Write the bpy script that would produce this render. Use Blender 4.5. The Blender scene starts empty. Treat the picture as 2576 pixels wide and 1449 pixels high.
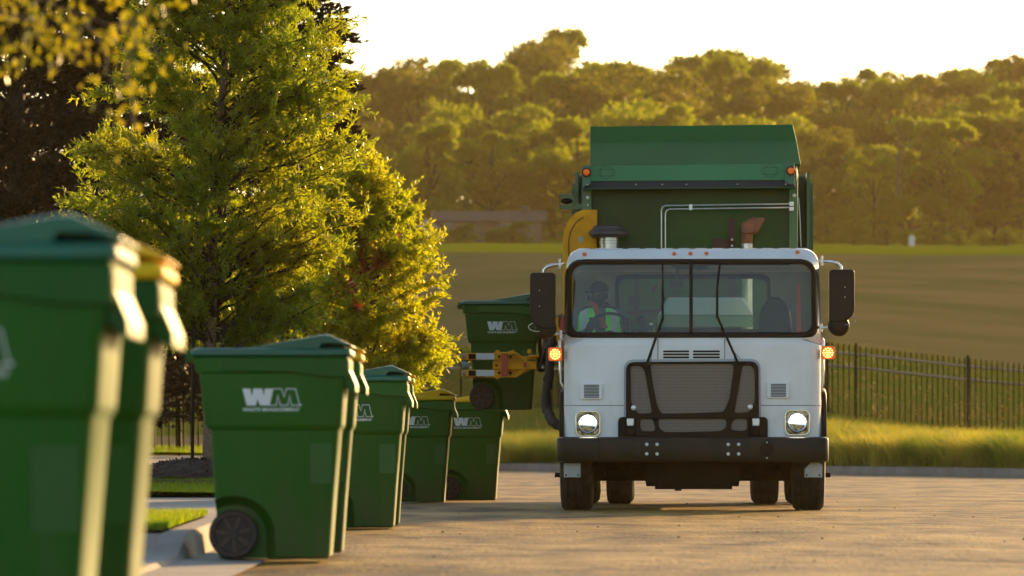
import bpy, bmesh, math, random
import numpy as np
from mathutils import Vector, Matrix
R = math.radians
rnd = random.Random(7); rng = np.random.default_rng(7)
sc = bpy.context.scene
COL = sc.collection
# ---------------------------------------------------------------- camera, sky, sun, exposure
HORIZ = 1110.0; CX = 1288.0; FP = 12880.0; CAMH = 0.63       # image measures of the reference (2576 px wide)
cam_d = bpy.data.cameras.new('camera'); cam = bpy.data.objects.new('camera', cam_d); COL.objects.link(cam)
cam.location = (0, 0, CAMH); cam.rotation_euler = (R(90), 0, 0)
cam_d.sensor_width = 36; cam_d.lens = 180; cam_d.shift_y = 385.5/2576
cam_d.clip_start = 0.5; cam_d.clip_end = 8000
cam_d.dof.use_dof = True; cam_d.dof.focus_distance = 46.3; cam_d.dof.aperture_fstop = 4.7
sc.camera = cam
SUN_EL = 12.0; SUN_AZ = 27.0                                  # degrees, azimuth right of the view axis
w = bpy.data.worlds.new('World'); sc.world = w; w.use_nodes = True
nt = w.node_tree; nt.nodes.clear()
sky = nt.nodes.new('ShaderNodeTexSky'); sky.sky_type = 'NISHITA'; sky.sun_disc = False
sky.sun_elevation = R(SUN_EL); sky.sun_rotation = R(SUN_AZ); sky.air_density = 1.0; sky.dust_density = 1.2; sky.ozone_density = 1.0
bg = nt.nodes.new('ShaderNodeBackground'); bg.inputs['Strength'].default_value = 0.15
ow = nt.nodes.new('ShaderNodeOutputWorld'); nt.links.new(sky.outputs[0], bg.inputs[0]); nt.links.new(bg.outputs[0], ow.inputs[0])
sl = bpy.data.lights.new('sun', 'SUN'); sl.energy = 5.0; sl.angle = R(0.55); sl.color = (1.0, 0.60, 0.22)
sun = bpy.data.objects.new('sun', sl); COL.objects.link(sun)
sd = Vector((math.sin(R(SUN_AZ))*math.cos(R(SUN_EL)), math.cos(R(SUN_AZ))*math.cos(R(SUN_EL)), math.sin(R(SUN_EL))))
sun.rotation_euler = sd.to_track_quat('Z', 'Y').to_euler(); sun.location = sd*60
sc.view_settings.view_transform = 'Standard'; sc.view_settings.look = 'None'
sc.view_settings.exposure = 0.85; sc.view_settings.gamma = 1
sc.cycles.max_bounces = 8; sc.cycles.transparent_max_bounces = 12; sc.cycles.volume_bounces = 0
sc.cycles.sample_clamp_indirect = 6

def XZ(px, py, D):          # a point of the reference at distance D -> world x, z
    return (px-CX)*D/FP, CAMH+(HORIZ-py)*D/FP

# ---------------------------------------------------------------- materials
def mat(name, col, rough=0.5, metal=0.0, var=0.0, scale=5.0, bump=0.0, bscale=40.0, col2=None, emit=None, estr=0.0, coat=0.0, spec=0.5, detail=4, dirt=None):
    m = bpy.data.materials.new(name); m.use_nodes = True; t = m.node_tree; b = t.nodes['Principled BSDF']
    b.inputs['Roughness'].default_value = rough; b.inputs['Metallic'].default_value = metal
    b.inputs['Specular IOR Level'].default_value = spec; b.inputs['Coat Weight'].default_value = coat
    b.inputs['Coat Roughness'].default_value = 0.06
    tc = t.nodes.new('ShaderNodeTexCoord')
    c1 = (*col, 1); c2 = (*(col2 if col2 else [c*(1-var) for c in col]), 1)
    n = t.nodes.new('ShaderNodeTexNoise'); n.inputs['Scale'].default_value = scale; n.inputs['Detail'].default_value = detail
    t.links.new(tc.outputs['Object'], n.inputs['Vector'])
    r = t.nodes.new('ShaderNodeMapRange'); r.inputs['From Min'].default_value = 0.35; r.inputs['From Max'].default_value = 0.65
    t.links.new(n.outputs['Fac'], r.inputs['Value'])
    mx = t.nodes.new('ShaderNodeMix'); mx.data_type = 'RGBA'; mx.inputs['A'].default_value = c1; mx.inputs['B'].default_value = c2
    t.links.new(r.outputs[0], mx.inputs['Factor']); t.links.new(mx.outputs['Result'], b.inputs['Base Color'])
    if bump:
        nb = t.nodes.new('ShaderNodeTexNoise'); nb.inputs['Scale'].default_value = bscale; nb.inputs['Detail'].default_value = 5
        t.links.new(tc.outputs['Object'], nb.inputs['Vector'])
        bp = t.nodes.new('ShaderNodeBump'); bp.inputs['Strength'].default_value = bump; bp.inputs['Distance'].default_value = 0.02
        t.links.new(nb.outputs['Fac'], bp.inputs['Height']); t.links.new(bp.outputs[0], b.inputs['Normal'])
    if dirt:      # dust with its own blotchy outline, thicker near the bottom of the thing
        dc, dh, da = dirt; sp = t.nodes.new('ShaderNodeSeparateXYZ'); t.links.new(tc.outputs['Object'], sp.inputs[0])
        mr = t.nodes.new('ShaderNodeMapRange'); mr.inputs['From Min'].default_value = 0; mr.inputs['From Max'].default_value = dh; mr.inputs['To Min'].default_value = da; mr.inputs['To Max'].default_value = da*.12
        t.links.new(sp.outputs['Z'], mr.inputs['Value'])
        mp = t.nodes.new('ShaderNodeMapping'); mp.inputs['Scale'].default_value = (1, 1, .35); t.links.new(tc.outputs['Object'], mp.inputs[0])
        nd = t.nodes.new('ShaderNodeTexNoise'); nd.inputs['Scale'].default_value = 9; nd.inputs['Detail'].default_value = 9; nd.inputs['Roughness'].default_value = .7; t.links.new(mp.outputs[0], nd.inputs['Vector'])
        r2 = t.nodes.new('ShaderNodeMapRange'); r2.inputs['From Min'].default_value = .42; r2.inputs['From Max'].default_value = .66; t.links.new(nd.outputs['Fac'], r2.inputs['Value'])
        mm = t.nodes.new('ShaderNodeMath'); mm.operation = 'MULTIPLY'; t.links.new(mr.outputs[0], mm.inputs[0]); t.links.new(r2.outputs[0], mm.inputs[1])
        m2 = t.nodes.new('ShaderNodeMix'); m2.data_type = 'RGBA'; t.links.new(mm.outputs[0], m2.inputs['Factor']); t.links.new(mx.outputs['Result'], m2.inputs['A']); m2.inputs['B'].default_value = (*dc, 1); t.links.new(m2.outputs['Result'], b.inputs['Base Color'])
    if emit: b.inputs['Emission Color'].default_value = (*emit, 1); b.inputs['Emission Strength'].default_value = estr
    return m
def leafmat(name, col, col2, trans=0.5, tcol=None, rough=0.35, scale=1.2, spec=0.5):
    m = bpy.data.materials.new(name); m.use_nodes = True; t = m.node_tree; b = t.nodes['Principled BSDF']; o = t.nodes['Material Output']
    b.inputs['Roughness'].default_value = rough; b.inputs['Specular IOR Level'].default_value = spec
    tc = t.nodes.new('ShaderNodeTexCoord'); n = t.nodes.new('ShaderNodeTexNoise'); n.inputs['Scale'].default_value = scale; n.inputs['Detail'].default_value = 6
    t.links.new(tc.outputs['Object'], n.inputs['Vector'])
    r = t.nodes.new('ShaderNodeMapRange'); r.inputs['From Min'].default_value = 0.38; r.inputs['From Max'].default_value = 0.62
    t.links.new(n.outputs['Fac'], r.inputs['Value'])
    mx = t.nodes.new('ShaderNodeMix'); mx.data_type = 'RGBA'; mx.inputs['A'].default_value = (*col, 1); mx.inputs['B'].default_value = (*col2, 1)
    t.links.new(r.outputs[0], mx.inputs['Factor']); t.links.new(mx.outputs['Result'], b.inputs['Base Color'])
    tr = t.nodes.new('ShaderNodeBsdfTranslucent')
    mt = t.nodes.new('ShaderNodeMix'); mt.data_type = 'RGBA'; mt.blend_type = 'MULTIPLY'; mt.inputs['Factor'].default_value = 1
    tc_ = tcol or (2.6, 2.2, 0.9); mt.inputs['B'].default_value = (*tc_, 1)
    t.links.new(mx.outputs['Result'], mt.inputs['A']); t.links.new(mt.outputs['Result'], tr.inputs['Color'])
    ms = t.nodes.new('ShaderNodeMixShader'); ms.inputs[0].default_value = trans
    t.links.new(b.outputs[0], ms.inputs[1]); t.links.new(tr.outputs[0], ms.inputs[2]); t.links.new(ms.outputs[0], o.inputs['Surface'])
    return m
def glassmat(name, tint, refl=1.0, rough=0.02, gain=.85):
    m = bpy.data.materials.new(name); m.use_nodes = True; t = m.node_tree; t.nodes.remove(t.nodes['Principled BSDF']); o = t.nodes['Material Output']
    f = t.nodes.new('ShaderNodeFresnel'); f.inputs['IOR'].default_value = 1.55
    tr = t.nodes.new('ShaderNodeBsdfTransparent'); tr.inputs[0].default_value = (*tint, 1)
    g = t.nodes.new('ShaderNodeBsdfGlossy'); g.inputs['Roughness'].default_value = rough; g.inputs['Color'].default_value = (refl, refl, refl, 1)
    ma = t.nodes.new('ShaderNodeMath'); ma.operation = 'MULTIPLY'; ma.inputs[1].default_value = gain; ma.use_clamp = True
    t.links.new(f.outputs[0], ma.inputs[0])
    ms = t.nodes.new('ShaderNodeMixShader'); t.links.new(ma.outputs[0], ms.inputs[0]); t.links.new(tr.outputs[0], ms.inputs[1]); t.links.new(g.outputs[0], ms.inputs[2])
    t.links.new(ms.outputs[0], o.inputs['Surface']); return m

# ---------------------------------------------------------------- mesh helpers
class MB:
    def __init__(s): s.v = []; s.f = []; s.mi = []; s.cur = 0
    def add(s, vs, fs):
        o = len(s.v); s.v += [tuple(v) for v in vs]; s.f += [tuple(o+i for i in f) for f in fs]; s.mi += [s.cur]*len(fs); return s
    def box(s, x0, x1, y0, y1, z0, z1):
        return s.hexa([(x0,y0,z0),(x1,y0,z0),(x1,y1,z0),(x0,y1,z0),(x0,y0,z1),(x1,y0,z1),(x1,y1,z1),(x0,y1,z1)])
    def hexa(s, v):
        return s.add(v, [(0,3,2,1),(4,5,6,7),(0,1,5,4),(1,2,6,5),(2,3,7,6),(3,0,4,7)])
    def bar(s, a, b, w, h=None):        # square bar between two points
        a, b = Vector(a), Vector(b); h = h or w; d = (b-a).normalized()
        u = d.cross(Vector((0,0,1)));  u = Vector((1,0,0)) if u.length < 1e-4 else u.normalized(); v = u.cross(d)
        c = [(-1,-1),(1,-1),(1,1),(-1,1)]
        return s.hexa([a+u*w/2*i+v*h/2*j for i,j in c]+[b+u*w/2*i+v*h/2*j for i,j in c])
    def tube(s, pts, r, n=8, caps=True):
        pts = [Vector(p) for p in pts]; m = len(pts); rr = r if isinstance(r, (list, tuple)) else [r]*m
        vs = []; pu = None
        for i, p in enumerate(pts):
            d = (pts[min(i+1,m-1)]-pts[max(i-1,0)]).normalized()
            if pu is None:
                u = d.cross(Vector((0,0,1))); u = Vector((1,0,0)) if u.length < 1e-3 else u.normalized()
            else:
                u = pu-d*pu.dot(d); u = u.normalized() if u.length > 1e-5 else pu
            pu = u; v = d.cross(u)
            for k in range(n):
                a = 2*math.pi*k/n; vs.append(p+(u*math.cos(a)+v*math.sin(a))*rr[i])
        fs = [(i*n+k, i*n+(k+1)%n, (i+1)*n+(k+1)%n, (i+1)*n+k) for i in range(m-1) for k in range(n)]
        if caps: fs += [tuple(range(n-1,-1,-1)), tuple(range((m-1)*n, m*n))]
        return s.add(vs, fs)
    def cyl(s, a, b, r, n=24, r2=None): return s.tube([a, b], [r, r if r2 is None else r2], n)
    def lathe(s, c, axis, prof, n=32, a0=0, a1=2*math.pi):   # prof = (dist along axis, radius)
        c = Vector(c); ax = Vector(axis).normalized(); u = ax.cross(Vector((0,0,1)))
        u = Vector((1,0,0)) if u.length < 1e-3 else u.normalized(); v = ax.cross(u); m = len(prof)
        vs = [c+ax*h+(u*math.cos(2*math.pi*k/n)+v*math.sin(2*math.pi*k/n))*r for h, r in prof for k in range(n)]
        fs = [(i*n+k, i*n+(k+1)%n, (i+1)*n+(k+1)%n, (i+1)*n+k) for i in range(m-1) for k in range(n)]
        fs += [tuple(range(n-1,-1,-1)), tuple(range((m-1)*n, m*n))]
        return s.add(vs, fs)
    def prism_y(s, poly, y0, y1):       # polygon in x,z pushed along y
        n = len(poly); vs = [(x,y0,z) for x,z in poly]+[(x,y1,z) for x,z in poly]
        return s.add(vs, [tuple(range(n)), tuple(range(2*n-1,n-1,-1))]+[(i,i+n,(i+1)%n+n,(i+1)%n) for i in range(n)])
    def prism_x(s, poly, x0, x1):       # polygon in y,z pushed along x
        n = len(poly); vs = [(x0,y,z) for y,z in poly]+[(x1,y,z) for y,z in poly]
        return s.add(vs, [tuple(range(n-1,-1,-1)), tuple(range(n,2*n))]+[(i,(i+1)%n,(i+1)%n+n,i+n) for i in range(n)])
    def loft(s, rings, caps=True):
        n = len(rings[0]); vs = [p for r in rings for p in r]
        fs = [(i*n+k, i*n+(k+1)%n, (i+1)*n+(k+1)%n, (i+1)*n+k) for i in range(len(rings)-1) for k in range(n)]
        if caps: fs += [tuple(range(n-1,-1,-1)), tuple(range((len(rings)-1)*n, len(rings)*n))]
        return s.add(vs, fs)
    def ico(s, c, r, sub=2, sq=(1,1,1), jit=0):
        bm = bmesh.new(); bmesh.ops.create_icosphere(bm, subdivisions=sub, radius=1)
        vs = [Vector((v.co.x*sq[0]*r, v.co.y*sq[1]*r, v.co.z*sq[2]*r))*(1+rnd.uniform(-jit,jit))+Vector(c) for v in bm.verts]
        fs = [tuple(v.index for v in f.verts) for f in bm.faces]; bm.free(); return s.add(vs, fs)
    def build(s, name, m, parent=None, smooth=40, bevel=0, loc=None, label=None, fix=True):
        me = bpy.data.meshes.new(name); me.from_pydata([tuple(v) for v in s.v], [], s.f)
        for x in (m if isinstance(m, (list, tuple)) else [m]): me.materials.append(x)
        if any(s.mi): me.polygons.foreach_set('material_index', s.mi)
        if fix:
            bm = bmesh.new(); bm.from_mesh(me); bmesh.ops.recalc_face_normals(bm, faces=bm.faces); bm.to_mesh(me); bm.free()
        if smooth: me.shade_smooth(); me.set_sharp_from_angle(angle=R(smooth))
        o = bpy.data.objects.new(name, me); COL.objects.link(o)
        if parent: o.parent = parent
        if bevel:
            b = o.modifiers.new('bevel', 'BEVEL'); b.width = bevel; b.segments = 2; b.limit_method = 'ANGLE'; b.angle_limit = R(40); b.harden_normals = False
        if loc: o.location = loc
        if label: o['label'] = label
        return o
def np_mesh(name, V, F, m, parent=None, mi=None, smooth=False):
    """V (n,3), F (k,4) quads"""
    me = bpy.data.meshes.new(name); k = F.shape[1]
    me.vertices.add(len(V)); me.vertices.foreach_set('co', V.astype(np.float32).ravel())
    me.loops.add(F.size); me.loops.foreach_set('vertex_index', F.astype(np.int32).ravel())
    me.polygons.add(len(F)); me.polygons.foreach_set('loop_start', np.arange(0, F.size, k, dtype=np.int32))
    me.polygons.foreach_set('loop_total', np.full(len(F), k, dtype=np.int32))
    for x in (m if isinstance(m, (list, tuple)) else [m]): me.materials.append(x)
    if mi is not None: me.polygons.foreach_set('material_index', mi.astype(np.int32))
    me.update(calc_edges=True); me.validate()
    if smooth: me.shade_smooth()
    o = bpy.data.objects.new(name, me); COL.objects.link(o)
    if parent: o.parent = parent
    return o
def empty(name, loc=(0,0,0), rz=0, label=None, cat=None, group=None):
    o = bpy.data.objects.new(name, None); COL.objects.link(o); o.location = loc; o.rotation_euler = (0,0,rz); o.empty_display_size = 0.2
    return tag(o, label, cat, group)
def tag(o, label=None, cat=None, group=None, kind=None):
    if label: o['label'] = label
    if cat: o['category'] = cat
    if group: o['group'] = group
    if kind: o['kind'] = kind
    return o
def copy_tree(o, parent=None):
    c = o.copy(); COL.objects.link(c); c.parent = parent
    for ch in list(o.children): copy_tree(ch, c)
    return c
def rrect(x0, x1, z0, z1, r, n=5):      # rounded rectangle loop (r or 4 radii: bl, br, tr, tl)
    rr = r if isinstance(r, (list, tuple)) else [r]*4; out = []
    for (cx, cz, a0), q in zip([(x0,z0,180),(x1,z0,270),(x1,z1,0),(x0,z1,90)], rr):
        sx = 1 if cx == x0 else -1; sz = 1 if cz == z0 else -1
        for k in range(n+1):
            a = R(a0+90*k/n); out.append((cx+sx*q+q*math.cos(a), cz+sz*q+q*math.sin(a)))
    return out
def roundpoly(pts, r, n=4):
    out = []; m = len(pts)
    for i in range(m):
        p = Vector(pts[i]); a = Vector(pts[i-1])-p; b = Vector(pts[(i+1)%m])-p
        q = r if not isinstance(r, (list, tuple)) else r[i]; q = min(q, a.length*.48, b.length*.48)
        if q < 1e-5: out.append(tuple(p)); continue
        A = p+a.normalized()*q; B = p+b.normalized()*q
        for k in range(n+1):
            t = k/n; v = A*(1-t)**2+p*2*t*(1-t)+B*t*t; out.append((v.x, v.y))
    return out
def shape2d(loops, depth, y, bev=0):    # filled shape with holes in x,z at depth y (front face) -> verts, faces
    cu = bpy.data.curves.new('tmp', 'CURVE'); cu.dimensions = '2D'; cu.fill_mode = 'BOTH'; cu.extrude = depth/2-bev; cu.bevel_depth = bev
    for lp in loops:
        sp = cu.splines.new('POLY'); sp.points.add(len(lp)-1); sp.use_cyclic_u = True
        for p, q in zip(sp.points, lp): p.co = (q[0], q[1], 0, 1)
    ob = bpy.data.objects.new('tmp', cu); me = bpy.data.meshes.new_from_object(ob)
    vs = [(v.co.x, y+depth/2-v.co.z, v.co.y) for v in me.vertices]; fs = [tuple(p.vertices) for p in me.polygons]
    bpy.data.objects.remove(ob); bpy.data.curves.remove(cu); bpy.data.meshes.remove(me)
    return vs, fs
def loopring(outer, inner, fn):         # strip between two loops of the same length, mapped by fn(x,z)
    n = len(outer); vs = [fn(*p) for p in outer]+[fn(*p) for p in inner]
    return vs, [(i, (i+1)%n, (i+1)%n+n, i+n) for i in range(n)]
def resample_ray(loop, c, angs):        # points of a star shaped loop at the given angles
    out = []; n = len(loop)
    for a in angs:
        d = (math.cos(a), math.sin(a)); best = None
        for i in range(n):
            p, q = loop[i], loop[(i+1)%n]; ex, ez = q[0]-p[0], q[1]-p[1]; den = d[0]*ez-d[1]*ex
            if abs(den) < 1e-12: continue
            px, pz = p[0]-c[0], p[1]-c[1]; t = (px*ez-pz*ex)/den; u = (px*d[1]-pz*d[0])/den
            if t > 0 and -1e-6 <= u <= 1+1e-6 and (best is None or t > best): best = t
        out.append((c[0]+d[0]*best, c[1]+d[1]*best))
    return out
# ---------------------------------------------------------------- palette
M_white = mat('white_paint', (.80,.81,.82), .30, col2=(.73,.74,.74), scale=2.6, coat=.4, detail=8, dirt=((.42,.34,.24), 1.3, .45))
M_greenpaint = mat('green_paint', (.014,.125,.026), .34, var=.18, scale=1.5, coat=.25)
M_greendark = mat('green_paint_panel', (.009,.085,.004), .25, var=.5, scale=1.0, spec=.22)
M_black = mat('black_paint', (.014,.009,.005), .55, var=.3, scale=6, spec=.16)
M_bumper = mat('bumper_steel', (.019,.012,.005), .34, spec=.22, var=.5, scale=3)
M_rubber = mat('tyre_rubber', (.018,.013,.010), .8, var=.4, scale=12, bump=.4, bscale=60, col2=(.05,.038,.028))
M_gasket = mat('rubber_gasket', (.018,.010,.005), .55, var=.2, spec=.2)
M_chrome = mat('chrome', (.75,.74,.72), .18, metal=1, var=.1)
M_steel = mat('steel_pipe', (.62,.62,.6), .28, metal=.9, var=.2, scale=10)
M_rust = mat('rusty_steel', (.30,.11,.04), .7, var=.5, scale=14, col2=(.14,.05,.03), bump=.3)
M_yellow = mat('yellow_paint', (.90,.40,.004), .5, scale=9, spec=.2, col2=(.74,.29,.006))
M_red = mat('red_reflector', (.55,.03,.02), .4)
M_reflect = mat('white_reflective_tape', (.72,.74,.78), .45, var=.2, scale=60)
M_mesh_dark = mat('grille_back', (.012,.010,.009), .8)
M_under = mat('undercarriage', (.012,.008,.006), .8, spec=.2, var=.5, scale=5)
M_amber = mat('amber_lens', (.70,.10,.01), .2, emit=(1,.22,.02), estr=.12)
M_amberdot = mat('amber_led', (1,.5,.05), .3, emit=(1,.60,.15), estr=2.6)
M_marker = mat('marker_lens', (.55,.10,.03), .2, emit=(1,.25,.05), estr=.05)
M_led = mat('headlamp_led', (1,1,1), .3, emit=(1,.93,.78), estr=12)
M_lens = mat('lamp_reflector', (.40,.37,.32), .14, metal=.9, scale=34, col2=(.05,.04,.03))
M_glass = glassmat('cab_glass', (.84,.97,.94))
M_glass2 = glassmat('side_glass', (.80,.92,.88), gain=.25)
M_inner = mat('cab_lining', (.40,.42,.36), .8, var=.2)
M_dash = mat('dashboard_black', (.022,.022,.024), .65, var=.3)
M_seat = mat('seat_fabric', (.035,.032,.028), .85, var=.4)
M_bolt = mat('bolt_zinc', (.7,.7,.68), .35, metal=.6)
M_plate = mat('plate_grey_white', (.42,.42,.38), .5, var=.15)
M_binbody = mat('bin_green_plastic', (.008,.100,.004), .46, spec=.28, var=.22, scale=1.3, bump=.05, bscale=180, dirt=((.09,.075,.04), .5, .55))
M_lidgreen = mat('lid_green_plastic', (.006,.120,.062), .36, var=.15, scale=2)
M_lidyellow = mat('lid_yellow_plastic', (.88,.52,.008), .5, spec=.2, var=.15, scale=2)
M_binwheel = mat('bin_wheel_plastic', (.03,.018,.012), .6, var=.3)
M_logo = mat('logo_white', (.70,.73,.74), .5, var=.05)
M_bark = mat('bark', (.26,.16,.10), .9, var=.5, scale=30, bump=.6, bscale=60)
M_barkdark = mat('bark_dark', (.05,.032,.022), .9, var=.4, scale=10)
M_mulch = mat('mulch', (.055,.03,.018), .95, var=.6, scale=40, bump=1, bscale=50)
M_iron = mat('black_iron', (.012,.009,.006), .5, spec=.15, var=.2)
M_concrete = mat('concrete_pale', (.36,.31,.25), .85, var=.25, scale=1.7, bump=.35, bscale=30)
M_kerb = mat('kerb_concrete', (.33,.29,.25), .85, var=.25, scale=2.5, bump=.35, bscale=30)
M_soil = mat('earth_grass', (.05,.055,.014), .95, var=.5, scale=.8, col2=(.06,.04,.018), bump=.6, bscale=6, spec=.02)
M_verge = mat('verge_green', (.085,.120,.014), .95, var=.5, scale=.9, col2=(.12,.115,.022), bump=.8, bscale=5, spec=0)
M_lf1 = leafmat('oak_leaf', (.076,.102,.013), (.115,.119,.013), .62, (4.7,4.5,.9), .28, 1.1, .7)
M_lf2 = leafmat('oak_leaf_yellow', (.105,.125,.010), (.135,.13,.012), .64, (4.8,4.5,.8), .35, 1.5)
M_lfred = leafmat('red_leaf', (.18,.03,.012), (.22,.07,.015), .5, (2.2,1.6,1.0), .4, 3)
M_lfdark = leafmat('evergreen_leaf', (.012,.011,.004), (.026,.020,.006), .10, (2.2,1.6,.6), .5, .8, .2)
M_lffg = leafmat('near_leaf', (.09,.10,.010), (.13,.12,.014), .6, (3.4,3.0,.6), .35, 3)
M_lfbg = leafmat('wood_leaf', (.052,.070,.008), (.092,.100,.010), .54, (4.4,4.4,.6), .6, .12, .2)
M_lfbg2 = leafmat('wood_leaf_dark', (.040,.046,.007), (.068,.066,.009), .48, (4.2,4.0,.6), .6, .12, .2)
M_lfbg3 = leafmat('wood_leaf_light', (.070,.095,.008), (.110,.115,.010), .55, (4.0,3.8,.5), .6, .12, .2)
M_lawn = leafmat('lawn_blade', (.055,.095,.010), (.095,.115,.012), .55, (3.8,3.8,.6), .5, 1.2, .3)
M_tall = leafmat('fountain_grass_blade', (.060,.090,.018), (.20,.180,.065), .6, (3.4,3.2,.95), .5, .8, .3)
M_wild = leafmat('wild_grass_blade', (.050,.080,.010), (.080,.085,.012), .3, (2.2,1.9,.7), .6, .3, .2)
M_plume = leafmat('seed_plume', (.30,.20,.09), (.36,.24,.12), .5, (1.5,1.3,1.0), .7, 3)
# ---------------------------------------------------------------- ground, road, pavements
def sheet(name, V, F, m, kind='structure'):
    o = np_mesh(name, np.array(V, dtype=float), np.array(F), m, smooth=True); o['kind'] = kind; return o
def grid_sheet(name, rows, m):          # rows: list of equal-length point lists
    n = len(rows[0]); V = [p for r in rows for p in r]
    F = [(i*n+k, i*n+k+1, (i+1)*n+k+1, (i+1)*n+k) for i in range(len(rows)-1) for k in range(n-1)]
    return sheet(name, V, F, m)
sheet('ground', [(-3000,-200,-.05),(3000,-200,-.05),(3000,5000,-.05),(-3000,5000,-.05)], [(0,1,2,3)], M_soil)
# broom finished concrete road
def roadmat():
    m = bpy.data.materials.new('road_concrete'); m.use_nodes = True; t = m.node_tree; b = t.nodes['Principled BSDF']
    tc = t.nodes.new('ShaderNodeTexCoord'); b.inputs['Roughness'].default_value = .62; b.inputs['Specular IOR Level'].default_value = .12
    def noise(scale, detail=5, stretch=None):
        n = t.nodes.new('ShaderNodeTexNoise'); n.inputs['Scale'].default_value = scale; n.inputs['Detail'].default_value = detail; n.inputs['Roughness'].default_value = .62
        if stretch:
            mp = t.nodes.new('ShaderNodeMapping'); mp.inputs['Scale'].default_value = stretch; t.links.new(tc.outputs['Object'], mp.inputs[0]); t.links.new(mp.outputs[0], n.inputs['Vector'])
        else: t.links.new(tc.outputs['Object'], n.inputs['Vector'])
        return n
    a = noise(.35, 6); c = noise(3.5, 6); d = noise(1.2, 5, (1.6,.35,1))
    cr = t.nodes.new('ShaderNodeValToRGB'); cr.color_ramp.elements[0].position = .40; cr.color_ramp.elements[0].color = (.085,.047,.014,1)
    cr.color_ramp.elements[1].position = .60; cr.color_ramp.elements[1].color = (.43,.265,.078,1)
    ad = t.nodes.new('ShaderNodeMath'); ad.operation = 'ADD'; sb = t.nodes.new('ShaderNodeMath'); sb.operation = 'MULTIPLY'; sb.inputs[1].default_value = .5
    t.links.new(a.outputs['Fac'], ad.inputs[0]); t.links.new(d.outputs['Fac'], ad.inputs[1]); t.links.new(ad.outputs[0], sb.inputs[0])
    mx0 = t.nodes.new('ShaderNodeMath'); mx0.operation = 'MULTIPLY_ADD'; mx0.inputs[1].default_value = .2; mx0.inputs[2].default_value = -.10
    t.links.new(c.outputs['Fac'], mx0.inputs[0]); ad2 = t.nodes.new('ShaderNodeMath'); ad2.operation = 'ADD'
    t.links.new(sb.outputs[0], ad2.inputs[0]); t.links.new(mx0.outputs[0], ad2.inputs[1]); t.links.new(ad2.outputs[0], cr.inputs[0]); t.links.new(cr.outputs[0], b.inputs['Base Color'])
    e = noise(9, 6, (3,.8,1)); g = noise(.8, 3)
    mb = t.nodes.new('ShaderNodeMath'); mb.operation = 'MULTIPLY_ADD'; mb.inputs[1].default_value = 8.0
    t.links.new(g.outputs['Fac'], mb.inputs[0]); t.links.new(e.outputs['Fac'], mb.inputs[2])
    bp = t.nodes.new('ShaderNodeBump'); bp.inputs['Strength'].default_value = 1.0; bp.inputs['Distance'].default_value = .024
    t.links.new(mb.outputs[0], bp.inputs['Height']); t.links.new(bp.outputs[0], b.inputs['Normal'])
    return m
M_road = roadmat()
xs = np.linspace(-30, 60, 91); ys = np.concatenate([np.linspace(2, 60, 60), np.linspace(62, 135, 40)])
grid_sheet('road', [[(x, y, 0.006*math.sin(x*.9+y*.35)*math.sin(y*.21)) for x in xs] for y in ys], M_road)
M_joint = mat('joint_dark', (.07,.05,.035), .9)
for X in (2.6,):
    sheet('road_joint', [(X-.005,8,.013),(X+.005,8,.013),(X+.005,100,.013),(X-.005,100,.013)], [(0,1,2,3)], M_joint)
for i, Y in enumerate(()):
    sheet('road_joint', [(-1.2,Y-.01,.013),(14,Y-.01,.013),(14,Y+.01,.013),(-1.2,Y+.01,.013)], [(0,1,2,3)], M_joint)
# left kerb line
KL = [(2,-1.72),(26,-1.70),(44,-1.72),(50,-1.62),(53,-1.25),(56,-.98),(60,-.90),(80,-1.08),(130,-1.45)]
def xk(y): return float(np.interp(y, [k[0] for k in KL], [k[1] for k in KL]))
def zl(y): return .035+.105*min(1,max(0,(y-26.5)/.7))+.0062*max(0, y-27)
grid_sheet('gutter', [[(xk(y)-.02, y, .016), (xk(y)+.42, y, .010)] for y in np.linspace(8, 60, 80)], M_concrete)
kb = MB()
for y in np.concatenate([np.linspace(8,26,20),np.linspace(26.2,28,20),np.linspace(28.5,118,120)]):
    x = xk(y); kb.v += [(x-.16,y,zl(y)-.2),(x-.16,y,zl(y)+.004),(x-.03,y,zl(y)+.004),(x,y,zl(y)-.03),(x+.02,y,-.02)]
kb.f = [(i*5+k, i*5+k+1, (i+1)*5+k+1, (i+1)*5+k) for i in range(159) for k in range(4)]; kb.mi = [0]*len(kb.f)
tag(kb.build('kerb', M_kerb), kind='structure')
def leftband(name, y0, y1, m, dz=0, x1=None, skew=0):
    ys_ = np.unique(np.concatenate([np.linspace(y0, y1, max(4, int((y1-y0)*1.2))), [v for v in np.linspace(26.4,27.3,10) if y0<v<y1]])); rows = []
    for y in ys_:
        xr = xk(y)-.155 if x1 is None else x1
        rows.append([(x, y+skew*(x-xr), zl(y)+dz+(0.02*math.sin(x*1.7+y) if m is M_soil and abs(x-xr)>.3 else 0)) for x in np.linspace(xr, -45, 60)])
    return grid_sheet(name, rows, m)
leftband('driveway', 8, 27.2, M_concrete)
leftband('lawn_bed', 27.2, 31.4, M_soil, .014)
leftband('driveway', 31.4, 38.2, M_concrete)
leftband('lawn_bed', 38.2, 57, M_soil, .03)
leftband('sidewalk', 57, 73, M_concrete)
leftband('lawn_bed', 73, 120, M_soil, .03)
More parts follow.
